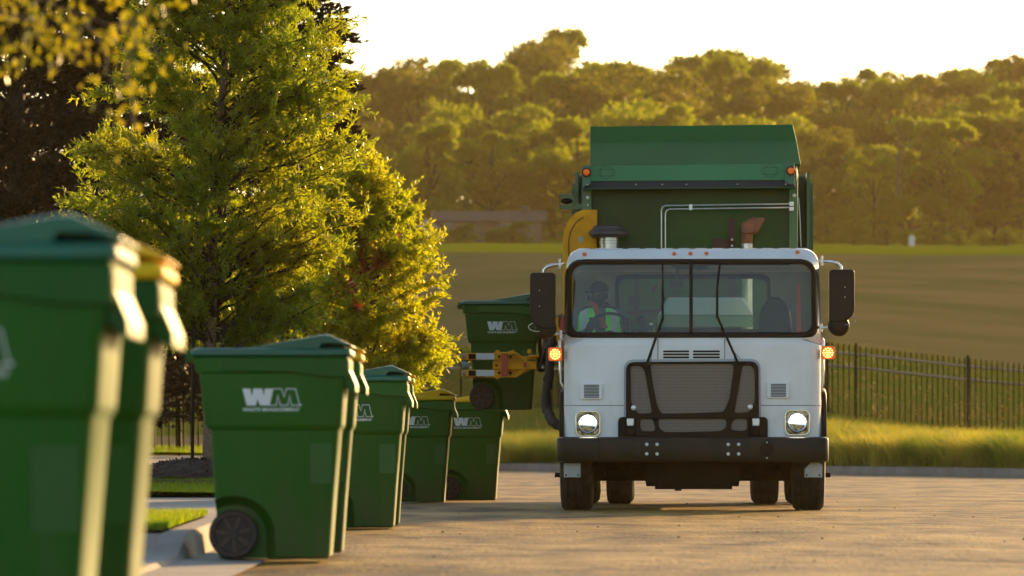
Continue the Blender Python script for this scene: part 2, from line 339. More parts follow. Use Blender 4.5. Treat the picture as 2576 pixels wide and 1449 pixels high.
# far kerb, verge, fence foot, meadow, field and the slope beyond (terrain laid out along sight rays, real distances)
fpx = np.array([-6000,-1500,950,1150,1400,2085,2300,2576,2800,4200,8000], float)
dk_ = np.array([150,125,112,110,106.4,96.8,93,88,84.7,72,60], float)
df_ = np.array([190,160,140,136,131.4,106.4,106,105,104.7,100,95], float)
zt_ = np.array([1.6,1.6,1.6,1.55,1.45,1.20,.98,.74,.60,.4,.3], float)
ye_ = np.array([870,870,870,872,872,864,890,925,945,960,960], float)
cols = np.concatenate([np.linspace(-6000,800,30), np.linspace(850,2900,160), np.linspace(3000,8000,30)])
def prof(px):
    dk = np.interp(px,fpx,dk_); df = np.interp(px,fpx,df_); zf = np.interp(px,fpx,zt_); de = df+20; ze = CAMH+(HORIZ-np.interp(px,fpx,ye_))/FP*de
    return dk, df, zf, de, ze
def ray(px, D, z): return ((px-CX)*D/FP, D, z)
rows_ = [[] for _ in range(9)]
def verge_z(px, D):
    dk, df, zf, de, ze = prof(px)
    if D < df: return .16+(zf-.16)*max(0,(D-dk)/(df-dk))**1.2
    return zf+(ze-zf)*((D-df)/(de-df))
ts = [0,.15,.3,.5,.75,1.0]
vr = []
for k in range(12):
    t = k/5 if k < 6 else None; row = []
    for px in cols:
        dk, df, zf, de, ze = prof(px); D = dk+(df-dk)*k/6 if k <= 6 else df+(de-df)*(k-6)/5
        row.append(ray(px, D, verge_z(px, D)))
    vr.append(row)
grid_sheet('verge_ground', vr, M_verge)
kb = MB()
for px in np.linspace(-1500, 5000, 260):
    dk = np.interp(px,fpx,dk_); x = (px-CX)*dk/FP; kb.v += [(x,dk+.18,.12),(x,dk+.16,.165),(x,dk+.03,.165),(x,dk,.14),(x,dk-.02,-.02)]
kb.f = [(i*5+k, i*5+k+1, (i+1)*5+k+1, (i+1)*5+k) for i in range(259) for k in range(4)]; kb.mi = [0]*len(kb.f)
tag(kb.build('kerb', M_kerb), kind='structure')
M_field = mat('dry_mown_field', (.175,.135,.060), .95, scale=.16, col2=(.115,.112,.040), bump=.8, bscale=2.0, detail=10, spec=0)
M_meadow = mat('sunny_grass', (.105,.150,.008), .95, scale=.08, col2=(.17,.17,.012), bump=.5, bscale=1.0, spec=0)
fr = []
DC = 192.0; YC = np.array([634,634,634,634,636,638,641,641,641,641,641],float)
for k in range(16):
    row = []
    for px in cols:
        dk, df, zf, de, ze = prof(px); yc = np.interp(px,fpx,YC); zc = CAMH+(HORIZ-yc)/FP*DC; t = k/15
        D = de+(DC-de)*t; row.append(ray(px, D, ze+(zc-ze)*t+.05*math.sin(px*.01+k)*t*(1-t)))
    fr.append(row)
grid_sheet('field', fr, M_field)
mr = []
for k in range(14):
    row = []
    for px in cols:
        yc = np.interp(px,fpx,YC); t = k/13; D = DC*(660/DC)**t
        y = yc-(22)*min(1,t*1.9) - max(0, t-.62)*260
        row.append(ray(px, D, CAMH+(HORIZ-y)/FP*D))
    mr.append(row)
grid_sheet('meadow', mr, M_meadow)
def hill_y(D):   # image height of the meadow/hill surface at distance D
    t = math.log(D/DC)/math.log(660/DC); return 638-22*min(1,t*1.9)-max(0,t-.62)*260
# ---------------------------------------------------------------- grass
def blades(name, P, H, W, lean, m, mi=None, seg=3, curl=1.0):
    n = len(P); az = rng.uniform(0, 2*np.pi, n); la = rng.uniform(0, 2*np.pi, n); L = lean*rng.uniform(.3, 1.3, n)*H
    sx = np.cos(az)*W/2; sy = np.sin(az)*W/2; dx = np.cos(la)*L; dy = np.sin(la)*L
    V = np.zeros((n, 2*(seg+1), 3)); 
    for k in range(seg+1):
        t = k/seg; wd = (1-t)**.7 if k < seg else .05; b = t**(1+curl)
        cx = P[:,0]+dx*b; cy = P[:,1]+dy*b; cz = P[:,2]+H*(t-.22*lean*t*t)
        V[:,2*k] = np.stack([cx-sx*wd, cy-sy*wd, cz], 1); V[:,2*k+1] = np.stack([cx+sx*wd, cy+sy*wd, cz], 1)
    base = (np.arange(n)*2*(seg+1))[:,None]
    F = np.concatenate([base+np.array([[2*k,2*k+1,2*k+3,2*k+2]]) for k in range(seg)], 0)
    if mi is not None: mi = np.tile(mi, seg)
    return np_mesh(name, V.reshape(-1,3), F, m, mi=mi)
def lawn(y0, y1, n, label_, x0=-5.2, h=.045, dz=.02):
    Y = rng.uniform(y0, y1, n); XK = np.array([xk(y)-.16 for y in Y]); X = XK-(rng.uniform(0,1,n)**1.3)*(XK-x0)
    Z = np.array([zl(y) for y in Y])+dz-.005
    o = blades('lawn_grass', np.stack([X,Y,Z],1), h*rng.uniform(.6,1.3,n), .008, .5, M_lawn, seg=2); tag(o, label_, 'grass', kind='stuff')
lawn(27.25, 31.4, 20000, 'short bright lawn strip beside the kerb behind the nearest bins')
lawn(38.2, 57, 40000, 'shaded lawn around the mulch ring of the young tree')
lawn(73, 84, 16000, 'sunlit lawn at the foot of the iron fence on the left', x0=-9, h=.09)
# fountain grass along the far kerb
nc = 640; pxs = np.concatenate([rng.uniform(900, 1500, 330), rng.uniform(2000, 2750, 560), rng.uniform(1500,2000,70), rng.uniform(2750,4200,50)])
P=[];H=[]
for px in pxs:
    dk, df, zf, de, ze = prof(px); D = dk+.55+rng.uniform(0,1)**1.2*min(df-dk-1, 5.5); nb = 120
    r = np.abs(rng.normal(0,.16,nb)); a = rng.uniform(0,6.283,nb); x = (px-CX)*D/FP; z = verge_z(px, D)
    P.append(np.stack([x+r*np.cos(a), D+r*np.sin(a), np.full(nb, z-.02)],1)); H.append(rng.uniform(.35,.78,nb)*rng.uniform(.75,1.15)*(1-.5*max(0,(D-dk-3)/5)))
P = np.concatenate(P); H = np.concatenate(H)
o = blades('fountain_grass', P, H, .013, .75, M_tall, seg=3); tag(o, 'bank of tall arching grass along the far kerb in front of the fence', 'grass', kind='stuff')
# seed heads
ns = 110; pxs = np.concatenate([rng.uniform(2080,2620,70), rng.uniform(1250,1420,20), rng.uniform(1420,2080,20)]); V=[];F=[];q=MB()
for px in pxs:
    dk, df, zf, de, ze = prof(px); D = dk+1.5+rng.uniform(0,1)*max(1,(df-dk-2)); x = (px-CX)*D/FP; z = verge_z(px,D); h = rng.uniform(.6,1.15)
    lx, ly = rng.uniform(-.25,.25,2); tip = Vector((x+lx,D+ly,z+h)); q.cur = 0
    q.tube([(x,D,z),(x+lx*.3,D+ly*.3,z+h*.6),tip], [.0018,.0015,.001], 3, False); q.cur = 0
    for j in range(9):
        t = rng.uniform(.72,1.02); c = Vector((x+lx*t**1.5, D+ly*t**1.5, z+h*t)); d = Vector(rng.uniform(-1,1,3)); d.z = abs(d.z)*.5; d *= .045; s_ = Vector((d.y,-d.x,.2*d.z))*.35
        q.add([c, c+d*.5+s_, c+d, c+d*.5-s_], [(0,1,2,3)])
tag(q.build('seed_heads', M_plume, smooth=0, fix=False), 'pale golden seed heads standing above the roadside grass', 'grass', kind='stuff')
# wild grass behind fence
n = 45000; pxs = rng.uniform(850, 2750, n); u = rng.uniform(0,1,n)
dk=np.interp(pxs,fpx,dk_); df=np.interp(pxs,fpx,df_); D = df+.4+20*u
Z = np.array([verge_z(a,b) for a,b in zip(pxs,D)]); X=(pxs-CX)*D/FP
o = blades('wild_grass', np.stack([X,D,Z-.02],1), rng.uniform(.05,.13,n), .016, .6, M_wild, seg=2); tag(o, 'rough green grass on the bank behind the long iron fence', 'grass', kind='stuff')
# grit on the road
q = MB()
for i in range(60):
    y = rnd.uniform(26, 60); x = rnd.uniform(-.6, 7.5)
    r = rnd.uniform(.004,.010)
    if rnd.random() < .35: q.ico((x,y,.012), r, 1, (1.3,1,.5), .3)
    else: q.add([(x,y,.012),(x+r*2,y+r,.02),(x+r*2.6,y+r*2,.014),(x+r*.5,y+r*1.6,.024)], [(0,1,2,3)])
tag(q.build('road_grit', M_mulch, smooth=0), 'scattered pebbles and dry leaf bits on the road', 'grit', kind='stuff')
# ---------------------------------------------------------------- iron fences
M_rail = mat('rail_iron_sunlit', (.34,.23,.15), .4, var=.2, spec=.9)  # paler than the black pickets: sun highlight on the rails put into the colour
def fence(name, pts, h, spacing, label, npost=12):
    """pts: list of (x, y, zbase)"""
    P = [Vector(p) for p in pts]; root = empty(name, tuple(P[0]), 0, label, 'fence'); o0 = P[0]
    seg = [(P[i+1]-P[i]).length for i in range(len(P)-1)]; tot = sum(seg)
    def at(d):
        for i, s_ in enumerate(seg):
            if d <= s_ or i == len(seg)-1: return P[i].lerp(P[i+1], d/s_)-o0
            d -= s_
    pk = MB(); n = int(tot/spacing)
    for i in range(n+1):
        a = at(i*spacing); 
        pk.box(a.x-.013,a.x+.013,a.y-.013,a.y+.013,a.z+.05,a.z+h-.012)
        pk.add([(a.x-.013,a.y-.013,a.z+h-.012),(a.x+.013,a.y-.013,a.z+h-.012),(a.x+.013,a.y+.013,a.z+h-.012),(a.x-.013,a.y+.013,a.z+h-.012),(a.x,a.y,a.z+h+.012)], [(0,1,4),(1,2,4),(2,3,4),(3,0,4)])
    pk.build('pickets', M_iron, root, smooth=0, fix=False)
    for hz in (h-.17, h-.447):
        r = MB(); q = int(tot/2)
        for i in range(q): r.tube([at(i*tot/q)+Vector((0,0,hz)), at((i+1)*tot/q)+Vector((0,0,hz))], .024, 8)
        r.build('rail', M_rail, root, smooth=60)
    np_ = int(tot/2.4)
    for i in range(np_+1):
        a = at(i*tot/np_); p = MB().box(a.x-.027,a.x+.027,a.y-.027,a.y+.027,a.z-.15,a.z+h+.03); p.box(a.x-.034,a.x+.034,a.y-.034,a.y+.034,a.z+h+.03,a.z+h+.05)
        p.build('post', M_iron, root, smooth=0)
pts = []
for px in (950,1150,1400,1700,2085,2300,2576,2800,3300,3900):
    dk, df, zf, de, ze = prof(px); pts.append(ray(px, df-.3, zf-.02))
fence('iron_fence', pts, 1.5, .118, 'long black iron picket fence on the grassy bank behind the road')
fence('iron_fence', [(-11,80,zl(80)),(-6.6,80.2,zl(80)),(-3.7,80.6,zl(80.6)),(-2.4,81,zl(81))], 1.6, .115, 'black iron picket fence across the lawn at the left, seen below the young tree')
# ---------------------------------------------------------------- trees
def leaves_np(P, D, L, W, jitter=None):
    """P base points, D unit directions, L lengths, W widths -> quads (diamond leaf)"""
    n = len(P); r = rng.normal(0,1,(n,3)); S = np.cross(D, r); S /= (np.linalg.norm(S,axis=1,keepdims=True)+1e-9)
    V = np.stack([P, P+D*(L*.45)[:,None]+S*(W/2)[:,None], P+D*L[:,None], P+D*(L*.45)[:,None]-S*(W/2)[:,None]], 1)
    return V.reshape(-1,3), np.arange(4*n).reshape(n,4)
def unit(v): return v/(np.linalg.norm(v,axis=-1,keepdims=True)+1e-9)
def bushy_tree(name, label, loc, zs, rs, shift, nb, ntw, nlf, lf, lw, mats, trunk_r, z_low, z_top, twig=.42, up=.35, redat=None, group=None, asp=1.0, thr=0.0, bark=None):
    """crown built from branches that carry twigs that carry single leaves; zs/rs radius profile, shift(z) sideways lean"""
    root = empty(name, loc, 0, label, 'tree', group); bark = bark or M_bark
    sh = lambda z: float(np.interp(z, [a for a,_ in shift], [b for _,b in shift]))
    tr = MB(); pts = [Vector((sh(z)*1.0, .03*math.sin(z*3), z)) for z in np.linspace(-.1, z_top*.97, 14)]
    tr.tube(pts, [trunk_r*(1-.93*(i/13)**.8)+.004 for i in range(14)], 12)
    P=[];D=[];RD=[]; bw = MB()
    for b in range(nb):
        for _ in range(30):
            zt = z_low+(z_top-z_low)*rng.uniform(0,1); rr = float(np.interp(zt, zs, rs))
            if rng.uniform(0, max(rs)) < rr+.5: break
        a = rng.uniform(0, 2*math.pi); rad = rr*rng.uniform(.55,1.05)**.5*(.9+.2*rng.uniform()); z0 = max(z_low*.75, zt-rad*rng.uniform(.3,.7))
        p0 = Vector((sh(z0),0,z0)); p3 = Vector((sh(zt)+rad*math.cos(a), rad*math.sin(a)*asp, zt)); p1 = p0.lerp(p3,.4)+Vector((0,0,.06*rad))
        pts = []
        for k in range(7):
            t = k/6; pts.append(p0*(1-t)**2+p1*2*t*(1-t)+p3*t*t+Vector(rng.normal(0,.018*rad+.004,3)))
        bw.tube(pts, [max(.003,.018*rad*(1-.85*k/6)) for k in range(7)], 5, False)
        for j in range(ntw):
            t = rng.uniform(.22,1.0)**.8; f = t*6; i = min(5,int(f)); p = pts[i].lerp(pts[i+1], f-i); bd = (pts[i+1]-pts[i]).normalized()
            d = (bd*.8+Vector(rng.normal(0,.55,3))+Vector((0,0,up*rng.uniform(-.3,1)))).normalized(); tl = twig*rng.uniform(.5,1.1)
            e = p+d*tl; bend = Vector((0,0,-.12*tl)); 
            if rng.uniform()<.75: bw.tube([p, p.lerp(e,.5)-bend*.4, e+bend], [.0035,.0025,.0012], 3, False)
            m = int(nlf*rng.uniform(.7,1.3)); u = rng.uniform(.05,1,m)[:,None]; pp = np.array(p)*(1-u)+np.array(e+bend)*u+rng.normal(0,.012,(m,3))
            dd = unit(np.array(d)[None]*.7+rng.normal(0,.6,(m,3))); P.append(pp); D.append(dd)
            red = 1 if (redat and rng.uniform() < redat[1]*math.exp(-((e.x-redat[0][0])**2+(e.z-redat[0][1])**2)/redat[2]**2)) else 0
            RD.append(np.full(m, red))
    P = np.concatenate(P); D = np.concatenate(D); RD = np.concatenate(RD); n = len(P)
    V, F = leaves_np(P, D, lf*rng.uniform(.7,1.25,n), lw*rng.uniform(.75,1.3,n))
    t_ = tr.build('trunk', bark, root, smooth=60); bw.build('branches', M_barkdark, root, smooth=60, fix=False)
    np_mesh('crown', V, F, mats, root, mi=RD)
    return root
x1, _ = XZ(524, 0, 46.6); z1 = zl(46.6)+.05
bushy_tree('young_oak_tree', 'young leafy tree with a slim pale trunk rising from the mulch ring between the bins', (x1, 46.6, z1),
    [1.1,1.4,1.8,2.3,2.8,3.3,3.8,4.3,4.8,5.3,6.6], [.35,.85,1.2,1.38,1.36,1.22,1.04,.88,.74,.60,.2],
    [(0,0),(1.5,.03),(2.6,.06),(3.4,.12),(4.6,.22),(6,.26)], 245, 17, 42, .060, .0175, [M_lf1, M_lfred], .062, 1.32, 6.6, twig=.34, asp=.8)
x2, _ = XZ(925, 0, 60)
bushy_tree('young_oak_tree', 'yellow-green sunlit tree with a few red leaves right of the taller young tree', (x2, 60, zl(60)),
    [.7,.95,1.35,1.7,2.1,2.5,2.85,3.2,3.5], [.6,.85,1.02,1.04,1.0,.86,.68,.46,.16],
    [(0,0),(4,-.05)], 125, 15, 42, .07, .023, [M_lf2, M_lfred], .06, .6, 3.5, twig=.38, redat=((.0,2.3),.45,.28), asp=.8)
# mulch ring and stake
q = MB(); N=34; 
for j in range(7):
    for k in range(N):
        a = 2*math.pi*k/N; r = .78*(1-j/6.5); q.v.append((r*math.cos(a)*(1+.08*math.sin(5*a+j)), r*math.sin(a), .17*(1-(r/.78)**1.6)+rnd.uniform(-.012,.02)))
q.f = [(j*N+k, j*N+(k+1)%N, (j+1)*N+(k+1)%N, (j+1)*N+k) for j in range(6) for k in range(N)]+[tuple(range(6*N,7*N))]; q.mi=[0]*len(q.f)
for i in range(700):
    a = rnd.uniform(0,6.283); r = .8*math.sqrt(rnd.uniform(0,1)); z = .17*(1-(r/.82)**1.6); d = Vector((rnd.uniform(-1,1),rnd.uniform(-1,1),rnd.uniform(-.2,.9)))*.035; s_ = Vector((d.y,-d.x,0.3*d.z))*.35; c = Vector((r*math.cos(a), r*math.sin(a), z+.005))
    q.add([c,c+d*.5+s_,c+d,c+d*.5-s_],[(0,1,2,3)])
o = q.build('mulch_mound', M_mulch, smooth=0, loc=(x1-.12,46.4,z1-.015), fix=False); tag(o, 'low mound of dark bark mulch round the foot of the young tree', 'mulch mound')
q = MB().cyl((0,0,-.1),(.02,0,1.75),.016,8); q.box(-.02,.14,-.012,.012,1.3,1.325); o = q.build('tree_stake', M_iron, loc=(x1-.13,46.3,z1), smooth=40); tag(o, 'thin dark stake standing just left of the pale young trunk', 'stake')
# dark evergreens behind on the left
def evergreen(label, loc, h, r, zb, n_tier, nlf, tierdrop=.25, leaf=.11, lw=.05, name='cedar_tree', mats=None, droop=-.12, group='dark evergreens behind the young tree'):
    root = empty(name, loc, 0, label, 'tree', group)
    MB().tube([(0,0,-.3),(0,0,h*.5),(0,0,h)], [.17,.11,.02], 10).build('trunk', M_barkdark, root)
    P=[];D=[]; bw = MB()
    for i in range(n_tier):
        t = i/n_tier; z = zb+(h-zb)*t; rr = r*(1-t)**.75+.15
        for b in range(9):
            a = rng.uniform(0,6.283); L = rr*rng.uniform(.72,1.12); d = np.array([math.cos(a), math.sin(a), rng.uniform(.05,.35)]); 
            e = np.array([0,0,z])+d*L; e[2] += droop*L
            bw.tube([(0,0,z), tuple(np.array([0,0,z])*.5+e*.5+np.array([0,0,.06*L])), tuple(e)], [.03,.02,.006], 4, False)
            u = rng.uniform(.12,1.0,nlf)**.7; c = np.array([0,0,z])*(1-u)[:,None]+e*u[:,None]; c[:,2] += .24*L*u*(1-u)
            side = rng.normal(0,1,(nlf,3)); side[:,2] *= .35; pos = c+side*(.07+.24*(1-u))[:,None]*rr*.5
            dd = unit(np.array(d)[None]*1.0+side*.6+np.array([0,0,.35])); P.append(pos); D.append(dd)
    P=np.concatenate(P); D=np.concatenate(D); n=len(P)
    V,F = leaves_np(P,D,leaf*rng.uniform(.6,1.4,n),lw*rng.uniform(.7,1.4,n)); bw.build('branches', M_barkdark, root, fix=False, smooth=0); np_mesh('crown', V, F, mats or M_lfdark, root); return root
X,_ = XZ(705,0,74); evergreen('dark feathery evergreen whose spiky branch tips show against the sky right behind the young tree', (X,74,zl(74)), 10.5, 1.55, .8, 62, 85)
X,_ = XZ(330,0,79); evergreen('dark broad evergreen rising behind the gap left of the young tree', (X,79,zl(79)), 12, 2.0, .5, 62, 115)
X,_ = XZ(40,0,70); evergreen('dark evergreen at the far left edge above the nearest bins', (X,70,zl(70)), 11, 1.7, .4, 60, 125)
X,_ = XZ(190,0,90); evergreen('dark evergreen closing the gap between the edge tree and the broad one', (X,90,zl(90)), 13, 2.2, .4, 55, 120)
X,_ = XZ(-180,0,84); evergreen('dark evergreen mostly outside the left edge, behind the edge tree', (X,84,zl(84)), 12, 2.2, .4, 50, 110)
# near overhanging branches, upper left
def overhang():
    root = empty('overhanging_tree', (-3.3,18,.14), 0, 'near tree outside the left edge, its blurred golden sprays hanging into the upper left corner', 'tree')
    MB().tube([(0,0,-.1),(.05,0,1.2),(.12,0,2.4),(.1,.1,4.2)], [.11,.09,.07,.03], 12).build('trunk', M_bark, root)
    bw = MB(); P=[];D=[]
    def spray(a, b, nl, sp=.06):
        a=Vector(a); b=Vector(b); pts=[]
        for k in range(6):
            t=k/5; pts.append(a.lerp(b,t)+Vector((0,0,.18*t*(1-t)))+Vector(rng.normal(0,.01,3)))
        bw.tube(pts,[.007,.006,.005,.004,.003,.002],5,False)
        u=rng.uniform(.1,1,nl); f=u*5; i=np.minimum(4,f.astype(int)); A=np.array([tuple(p) for p in pts]); c=A[i]*(1-(f-i))[:,None]+A[i+1]*(f-i)[:,None]
        P.append(c+rng.normal(0,sp,(nl,3))); dd=rng.normal(0,.5,(nl,3)); dd[:,2]-=.6; D.append(unit(dd))
    W=lambda px,py,y=18: Vector((*XZ(px,py,y),))
    def L(px,py,dy=0): x,z=XZ(px,py,18+dy); return (x+3.3, dy, z-.14)
    for (p0,p1,dy,nl) in [((-300,-120),(430,40),0,120),((-300,-60),(330,80),.3,120),((-300,0),(230,120),-.3,100),((-250,-200),(480,-20),.2,100),((-300,30),(120,160),.1,70),
        ((230,60),(290,235),0,34),((120,60),(60,150),.2,24),((330,40),(345,180),.1,28),((180,70),(215,150),-.1,24),((300,150),(330,260),.25,26),((0,40),(-20,130),0,24),((330,250),(345,400),.5,16),((60,30),(110,110),.3,26),((330,60),(400,160),.5,20),
        ((-300,-260),(300,-160),0,120),((-300,-400),(350,-300),0,120)]:
        spray(L(*p0,dy), L(*p1,dy), int(nl*.85))
    bw.build('branches', M_bark, root, fix=False)
    P_=np.concatenate(P); D_=np.concatenate(D); n=len(P_)
    V,F=leaves_np(P_,D_,.05*rng.uniform(.6,1.3,n),.022*rng.uniform(.7,1.3,n)); np_mesh('crown',V,F,M_lffg,root)
overhang()
# ---------------------------------------------------------------- far wood
def crown_proto(nl, lumps, rx, rz, ls, tall=.5, seed=0):
    g = np.random.default_rng(seed); P=[]; Dr=[]
    cs=[]
    for i in range(lumps):
        a=g.uniform(0,6.283); zz=g.uniform(0,1); r=rx*math.sqrt(max(.05,1-abs(zz-.42)**1.7*2.0))*g.uniform(.25,.95); cs.append((r*math.cos(a),r*math.sin(a),tall+zz*rz, g.uniform(.16,.34)*rx))
    for c in cs:
        m=nl//lumps; v=unit(g.normal(0,1,(m,3))); v[:,2]=np.abs(v[:,2])*1.0-.25; rad=c[3]*g.uniform(.55,1.15,m)[:,None]; P.append(np.array(c[:3])+v*rad); Dr.append(unit(g.normal(0,1,(m,3))+v*.3))
    P=np.concatenate(P);Dr=np.concatenate(Dr);n=len(P); S=np.cross(Dr,g.normal(0,1,(n,3))); S=unit(S); L=ls*g.uniform(.6,1.4,n)
    V=np.stack([P,P+Dr*(L*.5)[:,None]+S*(L*.3)[:,None],P+Dr*L[:,None],P+Dr*(L*.5)[:,None]-S*(L*.3)[:,None]],1).reshape(-1,3)
    return V, np.arange(4*n).reshape(n,4), cs
protos=[]   # every far tree is 1 unit tall; crown radius rx
for i in range(7):
    rx=[.34,.40,.30,.46,.27,.36,.42][i]; tall=[.07,.05,.14,.05,.10,.04,.08][i]
    V,F,cs=crown_proto(9500,34,rx,.93-tall-.06,.032,tall,seed=20+i)
    me_c=None
    o=np_mesh('crown',V,F,(M_lfbg2,M_lfbg,M_lfbg)[i%3]); me_c=o.data; bpy.data.objects.remove(o)
    q=MB(); q.tube([(0,0,-.12),(.01,0,.3),(.0,.01,.6),(.01,0,.8)],[.022,.018,.012,.004],8)
    for c in cs[:12]:
        z0=c[2]*.55; q.tube([(0,0,z0),(c[0]*.5,c[1]*.5,(z0+c[2])*.52),(c[0],c[1],c[2])],[.010,.007,.003],5,False)
    o=q.build('trunk',M_barkdark,fix=False); me_t=o.data; bpy.data.objects.remove(o)
    protos.append((me_c,me_t))
lightme={}
def fartree(px, topy, D, k, label, light=False, basey=None, wid=1.0, name='woodland_tree', group='trees of the far wood', cat='tree'):
    x,zt=XZ(px,topy,D); zb=CAMH+(HORIZ-(basey if basey else hill_y(D)))/FP*D; h=zt-zb
    root=empty(name,(x,D,zb),rnd.uniform(0,6.28),label,cat,group); s_=h/.93
    for nm,me in (('crown',protos[k][0]),('trunk',protos[k][1])):
        if light and nm=='crown':
            if k not in lightme: lightme[k]=me.copy(); lightme[k].materials[0]=M_lfbg3
            me=lightme[k]
        o=bpy.data.objects.new(nm,me); COL.objects.link(o); o.parent=root
    root.scale=(s_*wid,s_*wid,s_); return root
SK=[(860,175),(905,178),(940,182),(1000,165),(1050,185),(1100,186),(1135,200),(1175,150),(1230,132),(1290,140),(1335,128),(1385,105),(1430,80),(1470,150),(1515,155),(1565,138),(1620,165),(1675,192),(1720,185),(1760,150),(1800,130),(1850,125),(1900,120),(1940,150),(1985,218),(2050,226),(2110,215),(2160,190),(2190,175),(2245,182),(2300,206),(2345,205),(2385,195),(2430,182),(2470,168),(2505,152),(2550,140),(2600,150),(2680,140),(2780,150),(2880,165),(2990,150),(3100,180),(3230,170),(3380,200),(740,180),(620,170),(480,190)]
sil=['silhouetted tree on the wooded skyline, crown against the white sky']
for i,(px,y) in enumerate(SK):
    D=rnd.uniform(520,600); fartree(px+rnd.uniform(-6,6), y-6, D, (i*3+1)%7, 'far skyline tree of the wood with its crown against the white sky', wid=rnd.uniform(.85,1.2)*(.75 if y<110 else 1), basey=500)
for i in range(16):
    px=820+i*122+rnd.uniform(-30,30); fartree(px, np.interp(px,[p for p,_ in SK],[q for _,q in SK])+rnd.uniform(22,48), rnd.uniform(600,630), (i*2+3)%7, 'rearmost tree of the far wood filling the gaps under the skyline', wid=1.5, basey=480)
for i in range(26):      # second row
    px=rnd.uniform(800,2720); base=np.interp(px,[800,1100,1300,1500,1950,2050,2350,2700],[300,290,250,220,235,300,280,240]); 
    fartree(px, base+rnd.uniform(-45,35), rnd.uniform(470,515), i%7, 'tree in the middle row of the far wood, below the skyline crowns', wid=rnd.uniform(.9,1.4), basey=560)
FR=[(870,330,0),(960,350,3),(1080,290,5),(1175,275,3),(1235,330,1),(1300,268,0),(1390,300,6),(1450,300,2),(1560,265,3),(1640,262,6),(1740,280,5),(1850,290,1),(1960,300,3),(2070,330,3),(2130,360,5),(2200,390,6),(2290,300,2),(2370,270,4),(2440,290,2),(2500,300,0),(2565,260,4),(2640,280,2),(2750,300,3),(2870,310,1),(2990,300,5),(3120,330,2),(3260,320,4)]
for i,(px,y,k) in enumerate(FR):
    fartree(px, y, rnd.uniform(425,455), k, 'front row tree at the edge of the far wood, above the sunny grass strip', light=(i%3!=1), wid=rnd.uniform(.95,1.3), basey=606)
BU=[(905,540,.9),(1000,555,1.3),(1105,572,1.0),(1165,560,1.5),(1240,575,1.2),(1290,554,1.5),(1340,566,1.0),(2080,520,1.1),(2150,540,1.3),(2230,560,1.2),(2275,570,.9),(2350,556,1.3),(2410,578,1.0),(2470,574,1.4),(2530,572,1.4),(2600,560,1.3)]
for px,y,wd in BU:
    fartree(px, y, rnd.uniform(408,420), 5, 'rounded bush at the foot of the far trees beside the sunny grass strip', wid=wd*1.5, basey=622, name='bush', group='bushes below the far wood', cat='bush')
# dead snag
x,z=XZ(2224,428,440); x2_,z2_=XZ(2222,338,440)
q=MB().tube([(0,0,-3),(.1,0,1),(-.1,0,2.7)],[.14,.11,.05],8); q.tube([(-.05,0,2.6),(1.2,0,1.4),(2.0,0,.5)],[.07,.05,.03],6)
tag(q.build('dead_snag', mat('bleached_wood',(.16,.10,.06),.9,var=.3), loc=(x,424,z)), 'bleached broken snag with one leaning limb in front of the far trees at right', 'dead tree')
# far house
def house():
    x,z=XZ(1230,606,418); root=empty('house',(x,418,z-.3),0,'low grey-brown house half hidden by trees at the far edge of the field','house')
    wm=mat('house_wall',(.12,.09,.075),.9,var=.3); rm=mat('house_roof',(.05,.036,.024),.9,var=.3)
    MB().box(-4.3,4.3,0,7,0,1.9).build('wall',wm,root,smooth=0)
    rf=MB().prism_x([(-.5,1.9),(7.5,1.9),(3.5,2.9)],-4.7,4.7).build('roof',rm,root,smooth=0)
    MB().box(2.6,3.3,3,3.7,2.5,3.3).build('chimney',wm,rf,smooth=0)
    wi=mat('window_dark',(.05,.05,.05),.2)
    for wx in (-3.2,-1.7,1.4,3.2):
        wn=MB().box(wx-.5,wx+.5,-.05,-.002,.8,1.8).build('window',wi,root,smooth=0); MB().box(wx-.56,wx+.56,-.1,-.055,.72,.79).build('sill',wm,wn,smooth=0)
    MB().box(-.45,.45,-.05,-.002,0,1.85).build('door',mat('door_brown',(.12,.05,.03),.6),root,smooth=0)
    x,z=XZ(1075,606,412); r2=empty('shed',(x,412,z-.2),0,'pale gabled shed at the left of the far house','shed')
    MB().box(-.8,.8,0,2,0,1.3).build('wall',mat('shed_wall',(.42,.42,.42),.8),r2,smooth=0); MB().prism_y([(-.95,1.3),(.95,1.3),(0,2.0)],-.2,2.2).build('roof',mat('shed_roof',(.35,.30,.24),.8),r2,smooth=0)
house()
x,z=XZ(2294,622,400); q=MB().box(-.22,.22,0,.3,-.3,.75); q.prism_y([(-.26,.75),(.26,.75),(0,1.0)],-.03,.33)
tag(q.build('utility_box', mat('box_white',(.55,.58,.58),.6), loc=(x,400,z), smooth=0), 'small white box among the bushes at the far side of the field at right', 'utility box')
# street lamp behind the young tree
x,z=XZ(742,0,66); root=empty('street_lamp',(x,66,zl(66)),0,'street lamp behind the young tree, only its pale shade showing through the leaves','street lamp')
x0_,z0_=XZ(742,280,66); M_lamp=mat('lamp_shade_pale',(.55,.62,.66),.4)
MB().cyl((0,0,-.1),(0,0,z0_-zl(66)+.05),.05,12).build('pole',M_iron,root)
hz=z0_-zl(66); MB().tube([(0,0,hz),(.1,0,hz+.12),(.27,0,hz+.06)],.022,8).build('arm',M_iron,root)
MB().lathe((.27,0,hz+.07),(.5,0,-.86),[(0,.03),(.03,.05),(.13,.10),(.17,.115),(.172,.10)],20).build('lamp_shade',M_lamp,root)
